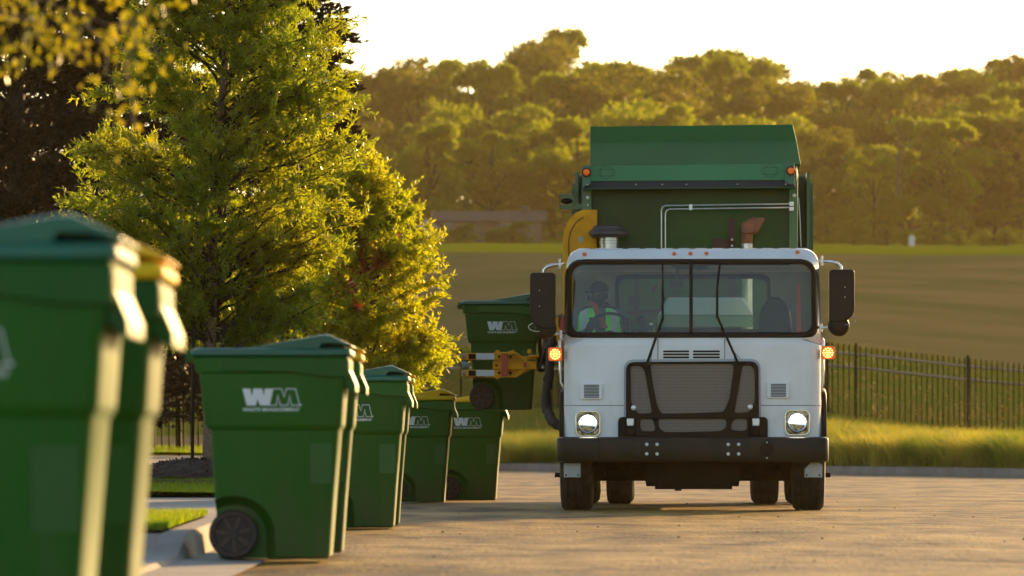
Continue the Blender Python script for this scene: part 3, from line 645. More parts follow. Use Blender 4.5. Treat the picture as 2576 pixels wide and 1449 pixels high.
# ---------------------------------------------------------------- wheeled bins (side with the emblem faces -y, wheels at -x, front at +x)
def stroke_loop(loop, w):
    n=len(loop); out=[];inn=[]
    for i in range(n):
        p=Vector(loop[i]); a=(p-Vector(loop[i-1])).normalized(); b=(Vector(loop[(i+1)%n])-p).normalized()
        na=Vector((a.y,-a.x)); nb=Vector((b.y,-b.x)); m=(na+nb); m=m.normalized() if m.length>1e-6 else na
        l=min(2.2,1/max(.2,m.dot(na)))*w/2; out.append(tuple(p+m*l)); inn.append(tuple(p-m*l))
    return out,inn
def hw(z): return .262+.058*min(z,.684)/.684+(0.012+.018*(z-.684)/.3 if z>.684 else 0)
def emblem_mesh():
    k=1.772e-4; W=[(470,300),(700,300),(738,500),(755,500),(790,300),(1050,300),(1080,490),(1095,490),(1125,300),(1372,300),(1262,790),(985,790),(905,600),(862,790),(595,790)]
    Mo=[(1372,306),(1615,306),(1685,550),(1748,306),(2020,306),(2138,784),(1902,784),(1850,490),(1792,784),(1572,784),(1505,490),(1455,784),(1264,784)]
    cx,cz=1305,790; f=lambda p:((p[0]-cx)*k,(cz-p[1])*k)
    polys=[]; V=[];F=[]
    def add(vs,fs):
        o=len(V); V.extend(vs); F.extend([tuple(o+i for i in f_) for f_ in fs])
    add([f(p) for p in W],[tuple(range(len(W)))])
    o_,i_=stroke_loop([f(p) for p in Mo],.0042); n=len(Mo); add(o_+i_,[(i,(i+1)%n,(i+1)%n+n,i+n) for i in range(n-1)])
    c=f((2172,775)); add([(c[0]+.0045*math.cos(a*math.pi/5),c[1]+.0045*math.sin(a*math.pi/5)) for a in range(10)],[tuple(range(10))])
    cu=bpy.data.curves.new('t','FONT'); cu.body='WASTE MANAGEMENT'; cu.size=.03; cu.offset=.0006; cu.fill_mode='BOTH'; cu.resolution_u=3
    ob=bpy.data.objects.new('t',cu); me=bpy.data.meshes.new_from_object(ob); xs_=[v.co.x for v in me.vertices]; ys_=[v.co.y for v in me.vertices]
    w0,w1,h0,h1=min(xs_),max(xs_),min(ys_),max(ys_); L=f((470,0))[0]; Rr=f((2140,0))[0]; t0=f((0,965))[1]; t1=f((0,855))[1]
    add([(L+(v.co.x-w0)/(w1-w0)*(Rr-L), t0+(v.co.y-h0)/(h1-h0)*(t1-t0)) for v in me.vertices],[tuple(p.vertices) for p in me.polygons])
    bpy.data.objects.remove(ob); bpy.data.curves.remove(cu)
    return V,F
EV,EF=emblem_mesh()
M_spoke = mat('bin_wheel_spoke', (.07,.035,.02), .5)
M_patch = mat('bin_patch_green', (.011,.104,.012), .42, var=.1)
for m_ in (M_binbody, M_lidgreen, M_lidyellow):
    t_=m_.node_tree; oi=t_.nodes.new('ShaderNodeObjectInfo'); mr=t_.nodes.new('ShaderNodeMapRange'); mr.inputs['To Min'].default_value=.78; mr.inputs['To Max'].default_value=1.22
    hs=t_.nodes.new('ShaderNodeHueSaturation'); t_.links.new(oi.outputs['Random'],mr.inputs['Value']); t_.links.new(mr.outputs[0],hs.inputs['Value']); b_=t_.nodes['Principled BSDF']; src=b_.inputs['Base Color'].links[0].from_socket; t_.links.new(src,hs.inputs['Color']); t_.links.new(hs.outputs[0],b_.inputs['Base Color'])
def make_bin():
    root=empty('wheeled_bin')
    ox=.30    # root origin lies .30 left of the front bottom edge
    def ring(z,x0,x1,h,r=.035): return [(x+ox,y,z) for x,y in rrect(x0,x1,-h,h,r,4)]
    b=MB(); b.loft([ring(0,-.565,-.012,.245,.03),ring(.012,-.58,0,.262),ring(.30,-.595,.02,hw(.30)),ring(.665,-.615,.048,hw(.665)),ring(.684,-.640,.060,hw(.69)+.002),ring(.70,-.645,.064,hw(.70)+.004),ring(.96,-.672,.082,hw(.96)),
        ring(.968,-.69,.092,.362,.04),ring(1.040,-.705,.098,.366,.04),ring(1.046,-.70,.093,.360,.04)])
    body=b.build('bin_body',M_binbody,root,smooth=35)
    # wheel housings cut with cylinders that narrow inward
    cut=MB(); prof=[(-.30,1),(.0,1)]
    for s_ in (-1,1):
        rings=[]
        for y,rx in ((.40,.205),(.262,.195),(.20,.165),(.185,.15)):
            pts=[]
            for k in range(15): a=R(-4+k*13.4+0); pts.append((-.50+ox+rx*math.cos(a)*1.12,s_*y,.122+rx*math.sin(a)*1.05))
            pts+=[(-.50+ox-rx*1.12-.1,s_*y,.12),(-.50+ox-rx*1.12-.1,s_*y,-.1),(-.50+ox+rx*1.14,s_*y,-.1)]
            rings.append(pts)
        cut.loft(rings)
    co=cut.build('cutter',M_binbody,smooth=0)
    md=body.modifiers.new('b','BOOLEAN'); md.object=co; md.operation='DIFFERENCE'; md.solver='EXACT'
    bpy.context.view_layer.update(); me=bpy.data.meshes.new_from_object(body.evaluated_get(bpy.context.evaluated_depsgraph_get())); body.modifiers.clear(); body.data=me; bpy.data.objects.remove(co)
    me.shade_smooth(); me.set_sharp_from_angle(angle=R(35))
    # raised oval pads and gussets on the body
    g=MB(); g.prism_y([(ox+.075,1.0),(ox+.100,.985),(ox+.134,.905),(ox+.134,.862),(ox+.124,.862),(ox+.075,.905)],-.315,.315)
    g.build('front_lip',M_binbody,root,smooth=30,bevel=.006)
    band=MB(); band.prism_y([(ox-.55,.975),(ox-.2,.968),(ox-.05,.945),(ox+.097,.94),(ox+.101,1.035),(ox-.55,1.035)],-.371,-.36); band.prism_y([(ox-.55,.975),(ox-.2,.968),(ox-.05,.945),(ox+.097,.94),(ox+.101,1.035),(ox-.55,1.035)],.36,.371); band.box(ox+.094,ox+.103,-.34,.34,.945,1.03); band.build('rim_band',M_binbody,root,smooth=30,bevel=.004)
    # lid
    l=MB(); rr=[]
    for z,e in ((1.048,0),(1.056,.010),(1.082,.008),(1.092,-.01)): rr.append([(x+ox,y,z) for x,y in rrect(-.705-e,.105+e,-.368-e,.368+e,.045,4)])
    l.loft(rr)
    wedge=[(ox-.44,1.088),(ox-.03,1.163),(ox+.0,1.162),(ox+.118,1.106),(ox+.118,1.098),(ox+.04,1.116),(ox-.035,1.118),(ox-.055,1.088)]
    rings=[]
    for y,q in ((-.335,.0),(-.31,1),(.31,1),(.335,.0)):
        rings.append([(x,y,z if q or z<1.09 else 1.092+(z-1.092)*.93) for x,z in wedge])
    l.loft(rings)
    l.box(ox-.05,ox+.07,-.1,.1,1.088,1.118)
    lid=l.build('lid',M_lidgreen,root,smooth=30,bevel=.005)
    for y in (-.27,.27):
        MB().box(ox-.74,ox-.66,y-.05,y+.05,1.02,1.075).build('hinge',M_binbody,root,smooth=30,bevel=.008)
    MB().cyl((ox-.735,-.30,1.035),(ox-.735,.30,1.035),.016,12).build('handle',M_binwheel,root)
    MB().cyl((ox-.50,-.22,.128),(ox-.50,.22,.128),.011,10).build('axle',M_steel,root)
    for s_ in (-1,1):
        c=(ox-.50,s_*.205,.128); w=MB(); w.lathe(c,(0,s_,0),[(0,.10),(0,.118),(.01,.127),(.055,.127),(.065,.118),(.065,.098),(.045,.094),(.045,.03),(.06,.028),(.06,.012)],36)
        wheel=w.build('wheel',M_binwheel,root,smooth=35)
        sp=MB()
        for k in range(7):
            a=2*math.pi*k/7+.3; sp.bar((c[0]+.024*math.cos(a),s_*.256,c[2]+.024*math.sin(a)),(c[0]+.096*math.cos(a),s_*.256,c[2]+.096*math.sin(a)),.012,.014)
        sp.build('spokes',M_spoke,wheel,smooth=0)
    MB().add([(ox-.10,-(hw(.39)+.0035),.39),(ox+.015,-(hw(.39)+.0035),.39),(ox+.015,-(hw(.60)+.0035),.60),(ox-.10,-(hw(.60)+.0035),.60)],[(0,1,2,3)]).build('smooth_patch',M_patch,root,smooth=0)
    V=[(ox-.30+x, -(hw(.795+z)+.003), .795+z) for x,z in EV]
    m=MB(); m.add(V,EF); m.build('emblem',M_logo,root,smooth=0,fix=False)
    return root
bin0=make_bin()
BINS=[ # D, x of front bottom edge, z, yaw, yellow lid, label
 (26.5,-.945,.02,.0,0,'green-lidded green bin with its dark wheel at the front left, second cluster from the camera'),
 (12.45,-1.070,.02,.01,0,'nearest green bin, large and blurred, cut off by the left edge'),
 (13.85,-1.055,.02,.015,1,'yellow-lidded green bin right behind the nearest bin at the left edge'),
 (27.9,-.93,.02,.01,1,'yellow-lidded green bin hidden behind the bin with the big dark wheel'),
 (36.7,-.85,.01,.0,0,'green-lidded green bin in the middle of the row, only the M of its emblem showing'),
 (37.9,-.84,.01,.01,1,'yellow-lidded green bin right behind the middle green-lidded bin'),
 (52.2,-.69,.0,-.01,1,'yellow-lidded green bin fourth in the row, its emblem partly hidden on the left'),
 (54.8,-.17,.0,-.02,1,'yellow-lidded green bin last in the row, standing below the lifted bin'),
 (51.2,.200,.945,.0,0,'green-lidded bin held up in the air by the yellow grabber arm of the truck')]
for i,(D,xr,z,yaw,yel,lab) in enumerate(BINS):
    o=bin0 if i==0 else copy_tree(bin0)
    o.location=(xr-.30,D+.30,z); o.rotation_euler=(0,0,yaw); tag(o,lab,'wheeled bin','wheeled rubbish bins set out along the kerb' if i<8 else None)
    if i==8: pass
    if yel:
        for c in o.children:
            if c.name.startswith('lid'): c.data=c.data.copy(); c.data.materials[0]=M_lidyellow
# ---------------------------------------------------------------- refuse truck; local frame: x right in the picture, y to the rear, z up
TD=46.0; TC=1742.0
truck=empty('refuse_truck',((TC-CX)*TD/FP,TD,0),-math.atan((TC-CX)/FP),'white cab refuse truck with green hopper and lit headlights, facing the camera','truck')
def T(px,py,y): s_=FP/(TD+y); return ((px-TC)/s_, CAMH+(HORIZ-py)/s_)
def tx(px,y): return (px-TC)*(TD+y)/FP
def tz(py,y): return CAMH+(HORIZ-py)*(TD+y)/FP
def tl(loop,y): return [T(px,py,y) for px,py in loop]
def trr(x0,x1,y0,y1,r,y,n=5):           # rounded rectangle given in picture measures
    a=T(x0,y1,y); b=T(x1,y0,y); return rrect(a[0],b[0],a[1],b[1],[q*(TD+y)/FP for q in (r if isinstance(r,(list,tuple)) else [r]*4)],n)
def plate(name,loops,depth,y,m,parent=truck,bev=.003,smooth=40,label=None):
    q=MB(); q.add(*shape2d(loops,depth,y,bev)); return q.build(name,m,parent,smooth=smooth,label=label)
# --- bumper
zb0,zb1=tz(1163,0),tz(1099,0); hwB=tx(2085,0.02)
def bump_plan(w,d,r):   # plan of the bumper: front bar with rounded returns
    pts=[(-w,d+.45),(-w,d+r)]
    for k in range(9): a=R(180+90*k/8); pts.append((-w+r+r*math.cos(a),d+r+r*math.sin(a)))
    for k in range(9): a=R(270+90*k/8); pts.append((w-r+r*math.cos(a),d+r+r*math.sin(a)))
    pts+= [(w,d+r),(w,d+.45)]; return pts
o1=bump_plan(hwB,0,.10); q=MB(); n=len(o1)
prof_=[(zb0,.025),(zb0+.012,.004),(zb0+.04,0),(zb1-.035,0),(zb1-.010,.006),(zb1,.03),(zb1-.004,.20)]
for z,e in prof_:
    q.v+=[(x,y,z) for x,y in bump_plan(hwB-e,e,max(.02,.10-e*.3))]
q.f=[(i*n+k,i*n+k+1,(i+1)*n+k+1,(i+1)*n+k) for i in range(len(prof_)-1) for k in range(n-1)]; q.mi=[0]*len(q.f)
q.box(-hwB+.03,hwB-.03,.05,.24,zb0+.01,zb1-.012)
bumper=q.build('bumper',M_bumper,truck,smooth=35)
for px in (1604,1881):
    s_=MB(); s_.box(tx(px-7,0),tx(px+7,0),-.004,.03,tz(1127,0),tz(1113,0)); s_.box(tx(px-7,0),tx(px+7,0),-.004,.03,tz(1146,0),tz(1132,0)); s_.build('tow_slot',M_mesh_dark,bumper,smooth=0)
for px in (1627,1653,1832,1858):
    for py in (1118,1142): MB().lathe((tx(px,0),-.016,tz(py,0)),(0,1,0),[(0,.008),(.004,.015),(.02,.016)],12).build('bolt',M_bolt,bumper)
MB().lathe((tx(1928,0),-.006,tz(1129,0)),(0,1,0),[(0,.055),(0,.066),(.01,.066)],28).build('cover_ring',M_black,bumper)
for py in (1113,1152): MB().lathe((tx(1929,0),-.008,tz(py,0)),(0,1,0),[(0,.006),(.01,.009)],10).build('bolt',M_bolt,bumper)
MB().box(tx(1505,0),tx(1508,0),-.002,.004,zb0+.02,zb1-.02).build('seam',M_black,bumper,smooth=0)
# --- cab shell
CWL=1.168; YF=.22
def cw(z): return CWL if z<1.58 else CWL-.030*(z-1.58)/.8
def fy(x,z):     # front surface depth
    w_=cw(z); y=YF+(0 if z<1.5 else .10*(z-1.5)); r=.16; ax=abs(x); y+=.03*(ax/w_)**2
    if ax>w_-r: t=min(1,(ax-(w_-r))/r); y+=r*(1-math.sqrt(max(0,1-t*t)))
    zt=2.375; rz=.10
    if z>zt-rz: t=min(1,(z-(zt-rz))/rz); y+=rz*.8*(1-math.sqrt(max(0,1-t*t)))
    return y
ZB=tz(1100,YF); ZBELT=1.50; ZT=tz(627,.33); YR=1.85
# lower front: grid with a notch at the bottom centre
q=MB(); zs_=sorted(set(list(np.linspace(ZB,ZBELT,20)))); 
def xsg(w_): return [-w_+w_*2*k/60 for k in range(61)]
xg=[-1,-.995,-.98,-.96,-.93,-.90,-.87]+list(np.linspace(-.84,.84,29))+[.87,.90,.93,.96,.98,.995,1]
for z in zs_:
    w_=cw(z); q.v+=[(x*w_,fy(x*w_,z),z) for x in xg]
nx=len(xg); q.f=[(i*nx+k,i*nx+k+1,(i+1)*nx+k+1,(i+1)*nx+k) for i in range(len(zs_)-1) for k in range(nx-1)]; q.mi=[0]*len(q.f)
# windshield hole and the skin round it
YW=.27
hole=trr(1433,2047,662,838,[22,22,34,34],YW,8)
x0_,x1_=-cw(1.5),cw(1.5)
outer=[(-cw(ZBELT),ZBELT),(cw(ZBELT),ZBELT)]+[(cw(2.2),ZT-.15)]+[(cw(2.3)-.13*(1-math.cos(R(a))),ZT-.14+.14*math.sin(R(a))) for a in range(10,91,10)]+[(-(cw(2.3)-.13*(1-math.cos(R(a)))),ZT-.14+.14*math.sin(R(a))) for a in range(90,9,-10)]+[(-cw(2.2),ZT-.15)]
cen=(0,1.93); angs=[2*math.pi*k/256 for k in range(256)]
for cx_,cz_ in [(-cw(ZBELT),ZBELT),(cw(ZBELT),ZBELT)]: angs.append(math.atan2(cz_-cen[1],cx_-cen[0])%(2*math.pi))
angs=sorted(angs)
oo=resample_ray(outer,cen,angs); hh=resample_ray(hole,cen,angs); mid=[((a[0]+b[0])/2,(a[1]+b[1])/2) for a,b in zip(oo,hh)]
f3=lambda x,z:(x,fy(x,z),z)
q.add(*loopring(oo,mid,f3)); q.add(*loopring(mid,hh,f3))
# roof and sides: outline pushed back
rl=[p for p in oo if p[1]>2.19]; rl=sorted(rl,key=lambda p:math.atan2(p[1]-cen[1],p[0]))
rings=[[(x,fy(x,z),z) for x,z in rl],[(x*1.0,.5,z+.012) for x,z in rl],[(x,1.2,z+.018) for x,z in rl],[(x,YR-.04,z+.01) for x,z in rl],[(x*.985,YR,z-.02) for x,z in rl]]
q.loft(rings,caps=False)
# roof ribs
for k in range(14):
    x=-.99+k*1.98/13; q.box(x-.05,x+.05,.6,1.7,ZT+.004,ZT+.020)
def side(sgn):
    w_=lambda z:sgn*cw(z); sq=MB()
    Yh0,Yh1,Z0,Z1=.62,1.40,1.52,2.14; out=[(.38,ZBELT-.5),(YR,ZBELT-.5),(YR,2.2),(.38,2.2)]; hol=rrect(Yh0,Yh1,Z0,Z1,.07,6); c=(1.01,1.8); an=sorted([2*math.pi*k/96 for k in range(96)]+[math.atan2(b-c[1],a-c[0])%(2*math.pi) for a,b in out])
    a_=resample_ray(out,c,an); b_=resample_ray(hol,c,an); sq.add(*loopring(a_,b_,lambda y,z:(w_(z),y,z)))
    sq.add([(w_(z),y,z) for y,z in ((.38,ZBELT-.5),(.38,2.2))]+[(w_(z),fy(w_(z),z),z) for z in (2.2,ZBELT-.5)],[(0,1,2,3)])
    sq.add([(w_(ZB),.3,ZB),(w_(ZB),.52,ZB),(w_(1),.62,1.0),(w_(1),fy(w_(1),1.0),1.0)],[(0,1,2,3)])
    sq.add([(w_(1),1.50,1.0),(w_(ZB),1.62,ZB),(w_(ZB),YR,ZB),(w_(1),YR,1.0)],[(0,1,2,3)])
    g=MB(); g.add([(w_(z)-sgn*.012,y,z) for y,z in hol],[tuple(range(len(hol)))])
    rg=loopring(rrect(Yh0-.02,Yh1+.02,Z0-.02,Z1+.02,.08,6),rrect(Yh0+.03,Yh1-.03,Z0+.03,Z1-.03,.05,6),lambda y,z:(w_(z)+sgn*.004,y,z)); r2=loopring(rrect(Yh0-.03,Yh1+.03,Z0-.03,Z1+.03,.08,6),rrect(Yh0+.04,Yh1-.04,Z0+.04,Z1-.04,.05,6),lambda y,z:(w_(z)-sgn*.02,y,z))
    return sq,g,(rg,r2)
sides=[side(-1),side(1)]
for sq,g,rg in sides: q.add(sq.v,sq.f)
cab=q.build('cab',M_white,truck,smooth=32)
for sq,g,rg in sides:
    wn=MB().add(*rg[0]).add(*rg[1]).build('side_window',M_gasket,cab,smooth=0); g.build('pane',M_glass2,wn,smooth=0)
# rear wall with window, lining, floor
q=MB(); out=[(-1.12,.95),(1.12,.95),(1.12,2.33),(-1.12,2.33)]
hol=[T(*p,YR) for p in [(1548,835),(1548,700),(1560,690),(1925,690),(1938,702),(1938,835)]]; hol=roundpoly(hol,.05); c=(0,1.85)
an=sorted([2*math.pi*k/128 for k in range(128)]+[math.atan2(b-c[1],a-c[0])%(2*math.pi) for a,b in out]); a_=resample_ray(out,c,an); b_=resample_ray(hol,c,an)
q.add(*loopring(a_,b_,lambda x,z:(x,YR-.02,z))); q.add(*loopring(a_,b_,lambda x,z:(x,YR-.002,z)))
q.box(-1.1,1.1,.45,YR-.03,.93,.96); q.add([(-1.1,.5,2.335),(1.1,.5,2.335),(1.1,YR-.03,2.335),(-1.1,YR-.03,2.335)],[(0,1,2,3)])
q.build('cab_lining',M_inner,cab,smooth=0)
c2=roundpoly([(1.5*0+a*.97,b) for a,b in hol],.02)
rw=MB().add(*loopring(resample_ray(hol,c,an),resample_ray([(c[0]+(a-c[0])*.955,c[1]+(b-c[1])*.87) for a,b in hol],c,an),lambda x,z:(x,YR-.035,z))).build('rear_window',M_gasket,cab,smooth=0)
MB().add([(x,YR-.01,z) for x,z in hol],[tuple(range(len(hol)))]).build('pane',M_glass2,rw,smooth=0)
# gasket and glass
g1=resample_ray(trr(1419,2058,651,850,[26,26,44,44],YW,8),cen,angs); g2=resample_ray(trr(1438,2042,664,836,[22,22,30,30],YW,8),cen,angs); gm=[((a[0]+b[0])/2,(a[1]+b[1])/2) for a,b in zip(g1,g2)]
q=MB(); fo=lambda d:(lambda x,z:(x,fy(x,z)-d,z))
n=len(angs); q.v=[fo(.002)(*p) for p in g1]+[fo(.022)(*p) for p in [(a[0]*.85+b[0]*.15,a[1]*.85+b[1]*.15) for a,b in zip(g1,g2)]]+[fo(.026)(*p) for p in gm]+[fo(.012)(*p) for p in g2]+[fo(-.03)(*p) for p in g2]
q.f=[(j*n+i,j*n+(i+1)%n,(j+1)*n+(i+1)%n,(j+1)*n+i) for j in range(4) for i in range(n)]; q.mi=[0]*len(q.f)
ws=q.build('windshield_gasket',M_gasket,cab,smooth=60)
q=MB(); m_=14
for j in range(m_+1):
    t=1-j/m_; q.v+=[fo(-.004)(cen[0]+(p[0]-cen[0])*t,cen[1]+(p[1]-cen[1])*t) for p in g2]
q.f=[(j*n+i,j*n+(i+1)%n,(j+1)*n+(i+1)%n,(j+1)*n+i) for j in range(m_) for i in range(n)]; q.mi=[0]*len(q.f)
q.build('windshield',M_glass,cab,smooth=60,fix=False)
q=MB(); zz=[tz(p,.3) for p in (838,800,750,700,661)]
for z in zz: q.v+=[(tx(1734,.3),fy(0,z)-.018,z),(tx(1743,.3),fy(0,z)-.018,z),(tx(1743,.3),fy(0,z)+.02,z),(tx(1734,.3),fy(0,z)+.02,z)]
q.f=[(i*4+k,i*4+(k+1)%4,(i+1)*4+(k+1)%4,(i+1)*4+k) for i in range(4) for k in range(4)]; q.mi=[0]*16
q.build('centre_post',M_gasket,cab,smooth=0)
# seams, hood vents
q=MB()
for a,b in (((1655,852),(1655,905)),((1823,852),(1823,905))): q.box(tx(a[0]-1,.22),tx(a[0]+1,.22),YF-.001,YF+.01,tz(b[1],.22),tz(a[1],.22))
q.build('panel_seam',mat('seam_grey',(.18,.19,.2),.6),cab,smooth=0)
q=MB()
for sgn in (-1,1):
    xs2=[tx(1578,.22)*1.0, -1.0,-1.05,-1.1,-1.14,-1.16] if sgn<0 else [tx(1906,.22),1.0,1.05,1.1,1.14,1.16]
    z=tz(1020,.22)
    for a,b in zip(xs2[:-1],xs2[1:]): q.add([(a,fy(a,z)-.002,z-.0035),(b,fy(b,z)-.002,z-.0035),(b,fy(b,z)-.002,z+.0035),(a,fy(a,z)-.002,z+.0035)],[(0,1,2,3)])
q.build('panel_seam',mat('seam_grey2',(.18,.19,.2),.6),cab,smooth=0)
hv=MB()
for a,b in ((1668,1734),(1743,1811)):
    for py in (884,891.5,899): hv.add(*shape2d([trr(a,b,py-2.4,py+2.4,2.3,.22,3)],.01,YF-.004,0))
hv.build('hood_vent',M_mesh_dark,cab,smooth=0)
def louvre(cx0,cx1,cy0,cy1):
    y=YF+.012; f=plate('louvre_vent',[trr(cx0,cx1,cy0,cy1,3,.22)],.022,y-.022,M_white,cab,.003); s_=MB(); n=9; zt_=tz(cy0+5,.22); zb_=tz(cy1-4,.22)
    for k in range(n):
        z=zt_+(zb_-zt_)*k/(n-1); s_.box(tx(cx0+9,.22),tx(cx1-7,.22),y-.026,y-.021,z-.0042,z+.0042)
    s_.build('slots',mat('vent_slot',(.05,.07,.10),.6),f,smooth=0)
louvre(1460,1514,964,1003); louvre(1930,1984,962,1001)
# roof marker lamps
for px,py in ((1470,639),(1696,638.5),(1737,638),(1777,637.5),(2006,634)):
    x,z=T(px,py,.33); MB().lathe((x,fy(x,z)-.02,z),(0,1,0),[(0,.006),(.005,.015),(.018,.019),(.03,.020)],16).build('marker_lamp',M_marker,cab)
# headlights
for cx_,cy_ in ((1479,1066),(2005.5,1063)):
    x,z=T(cx_,cy_,.22); y=fy(x,z)+.0
    hl=plate('headlight',[trr(cx_-30,cx_+30,cy_-31,cy_+31,13,.22)],.03,y-.022,M_lens,cab,.006)
    plate('bezel',[trr(cx_-31,cx_+31,cy_-32,cy_+32,15,.22),trr(cx_-29,cx_+29,cy_-30,cy_+30,13,.22)],.03,y-.028,M_chrome,hl,.003)
    MB().lathe((x,y-.05,z),(0,1,0),[(0,.076),(-.004,.082),(.0,.088),(.03,.092)],32).build('lamp_ring',M_chrome,hl)
    led=MB(); pts=[(x+.068*math.cos(R(a)),z+.004+.066*math.sin(R(a))) for a in range(-8,189,14)]; led.prism_y(pts,y-.058,y-.045); led.build('led_lens',M_led,hl,smooth=0)
    led=MB(); pts=[(x+.068*math.cos(R(a)),z-.004+.066*math.sin(R(a))) for a in range(188,353,14)]; led.prism_y(pts,y-.057,y-.045); led.build('lens',M_lens,hl,smooth=0)
# --- grille
gy=YF-.035
outer_g=roundpoly([T(*p,.2) for p in [(1576,912),(1906,910),(1908,1050),(1884,1052),(1882,1098),(1602,1098),(1600,1052),(1576,1052)]],[.075,.075,.02,.02,.02,.02,.02,.02],5)
holes=[[(1585,920),(1612,918),(1624,935),(1642,1040),(1604,1042),(1586,1015)],[(1635,914),(1843,914),(1847,926),(1836,1005),(1820,1038),(1664,1042),(1652,1020),(1640,960)],[(1866,918),(1890,918),(1900,930),(1900,1012),(1886,1038),(1846,1040)],
    [(1611,1052),(1642,1052),(1650,1076),(1646,1086),(1616,1086),(1609,1076)],[(1655,1052),(1828,1052),(1828,1076),(1812,1086),(1670,1088),(1656,1076)],[(1846,1052),(1880,1052),(1880,1082),(1866,1086),(1838,1082),(1838,1070)]]
hl_=[roundpoly([T(*p,.2) for p in h],.03,4) for h in holes]
grille=plate('grille',[outer_g]+hl_,.05,gy-.03,M_black,truck,.004)
plate('grille_surround',[roundpoly([T(*p,.22) for p in [(1570,905),(1912,903),(1914,1050),(1570,1052)]],[.09,.09,.01,.01],5)],.012,YF-.006,mat('seam_pale',(.45,.46,.46),.5),cab,.002)
def meshmat():
    m=bpy.data.materials.new('perforated_steel'); m.use_nodes=True; t=m.node_tree; b=t.nodes['Principled BSDF']; o=t.nodes['Material Output']; tc=t.nodes.new('ShaderNodeTexCoord'); sp=t.nodes.new('ShaderNodeSeparateXYZ'); t.links.new(tc.outputs['Object'],sp.inputs[0])
    def M(op,a,b_=None,c=None):
        n=t.nodes.new('ShaderNodeMath'); n.operation=op
        for i,v in enumerate((a,b_,c)):
            if v is None: continue
            if isinstance(v,(int,float)): n.inputs[i].default_value=v
            else: t.links.new(v,n.inputs[i])
        return n.outputs[0]
    P=.0150; row=M('FLOOR',M('DIVIDE',sp.outputs['Z'],P*.87)); off=M('MULTIPLY',M('MODULO',M('ABSOLUTE',row),2),.5)
    fx=M('SUBTRACT',M('FRACT',M('ADD',M('DIVIDE',sp.outputs['X'],P),M('ADD',off,50))),.5); fz=M('MULTIPLY',M('SUBTRACT',M('FRACT',M('ADD',M('DIVIDE',sp.outputs['Z'],P*.87),50)),.5),.87)
    d=M('SQRT',M('ADD',M('MULTIPLY',fx,fx),M('MULTIPLY',fz,fz))); hole=M('LESS_THAN',d,.335)
    b.inputs['Base Color'].default_value=(.27,.225,.195,1); b.inputs['Metallic'].default_value=.35; b.inputs['Roughness'].default_value=.42
    tr=t.nodes.new('ShaderNodeBsdfTransparent'); ms=t.nodes.new('ShaderNodeMixShader'); t.links.new(hole,ms.inputs[0]); t.links.new(b.outputs[0],ms.inputs[1]); t.links.new(tr.outputs[0],ms.inputs[2]); t.links.new(ms.outputs[0],o.inputs['Surface']); return m
mg=[(x,z) for x,z in [T(*p,.2) for p in [(1582,914),(1902,914),(1902,1044),(1884,1046),(1880,1092),(1604,1092),(1602,1046),(1582,1046)]]]
MB().add([(x,gy+.004,z) for x,z in mg],[tuple(range(8))]).build('grille_mesh',meshmat(),grille,smooth=0)
MB().add([(x,gy+.026,z) for x,z in mg],[tuple(range(8))]).build('grille_back',M_mesh_dark,grille,smooth=0)
for px,py in ((1594,1026),(1887,1024)):
    x,z=T(px,py,.2); MB().lathe((x,gy-.045,z),(0,1,0),[(0,.012),(.004,.022),(.02,.024)],16).build('grille_latch',M_bolt,grille)
for a,b,s_ in ((1556,1602,-1),(1882,1930,1)):
    rc=plate('latch_recess',[trr(a,b,1050,1101,[0,0,10 if s_>0 else 4,10 if s_<0 else 4],.2)],.03,YF-.028,M_black,truck,.004)
    cx_=(a+b)/2; MB().box(tx(cx_-2 if s_<0 else cx_-14,.2),tx(cx_+16 if s_<0 else cx_+4,.2),YF-.065,YF-.03,tz(1072,.2),tz(1052,.2)).build('latch',M_bolt,rc,bevel=.008)
    MB().box(tx(cx_-4 if s_<0 else cx_-16,.2),tx(cx_+20 if s_<0 else cx_+6,.2),YF-.058,YF-.03,tz(1096,.2),tz(1075,.2)).build('latch_body',M_black,rc,bevel=.01)
# --- wipers
for A,B,C_ in (((1627,917),(1667,800),(1667,664)),((1858,916),(1804,795),(1811,662))):
    (ax,az),(bx,bz),(cx_,cz_)=T(*A,.15),T(*B,.25),T(*C_,.28)
    wq=MB().bar((ax,YF-.09,az),(bx,fy(bx,bz)-.05,bz),.022,.016); wq.tube([(ax,YF-.05,az),(ax,YF-.12,az)],.022,12); wq.tube([(ax+.01,YF-.10,az+.05),(ax+(.05 if A[0]<1700 else -.05),YF-.09,az+.12),(ax+(.03 if A[0]<1700 else -.03),YF-.05,az+.02)],.003,5)
    wi=wq.build('wiper',M_black,truck,smooth=40)
    bl=MB().bar((bx,fy(bx,bz)-.045,bz-.02),(bx,fy(bx,(bz+cz_)/2)-.030,(bz+cz_)/2),.022,.02); bl.bar((bx,fy(bx,(bz+cz_)/2)-.030,(bz+cz_)/2),(cx_,fy(cx_,cz_)-.024,cz_),.015,.012); bl.build('wiper_blade',M_black,wi,smooth=0)
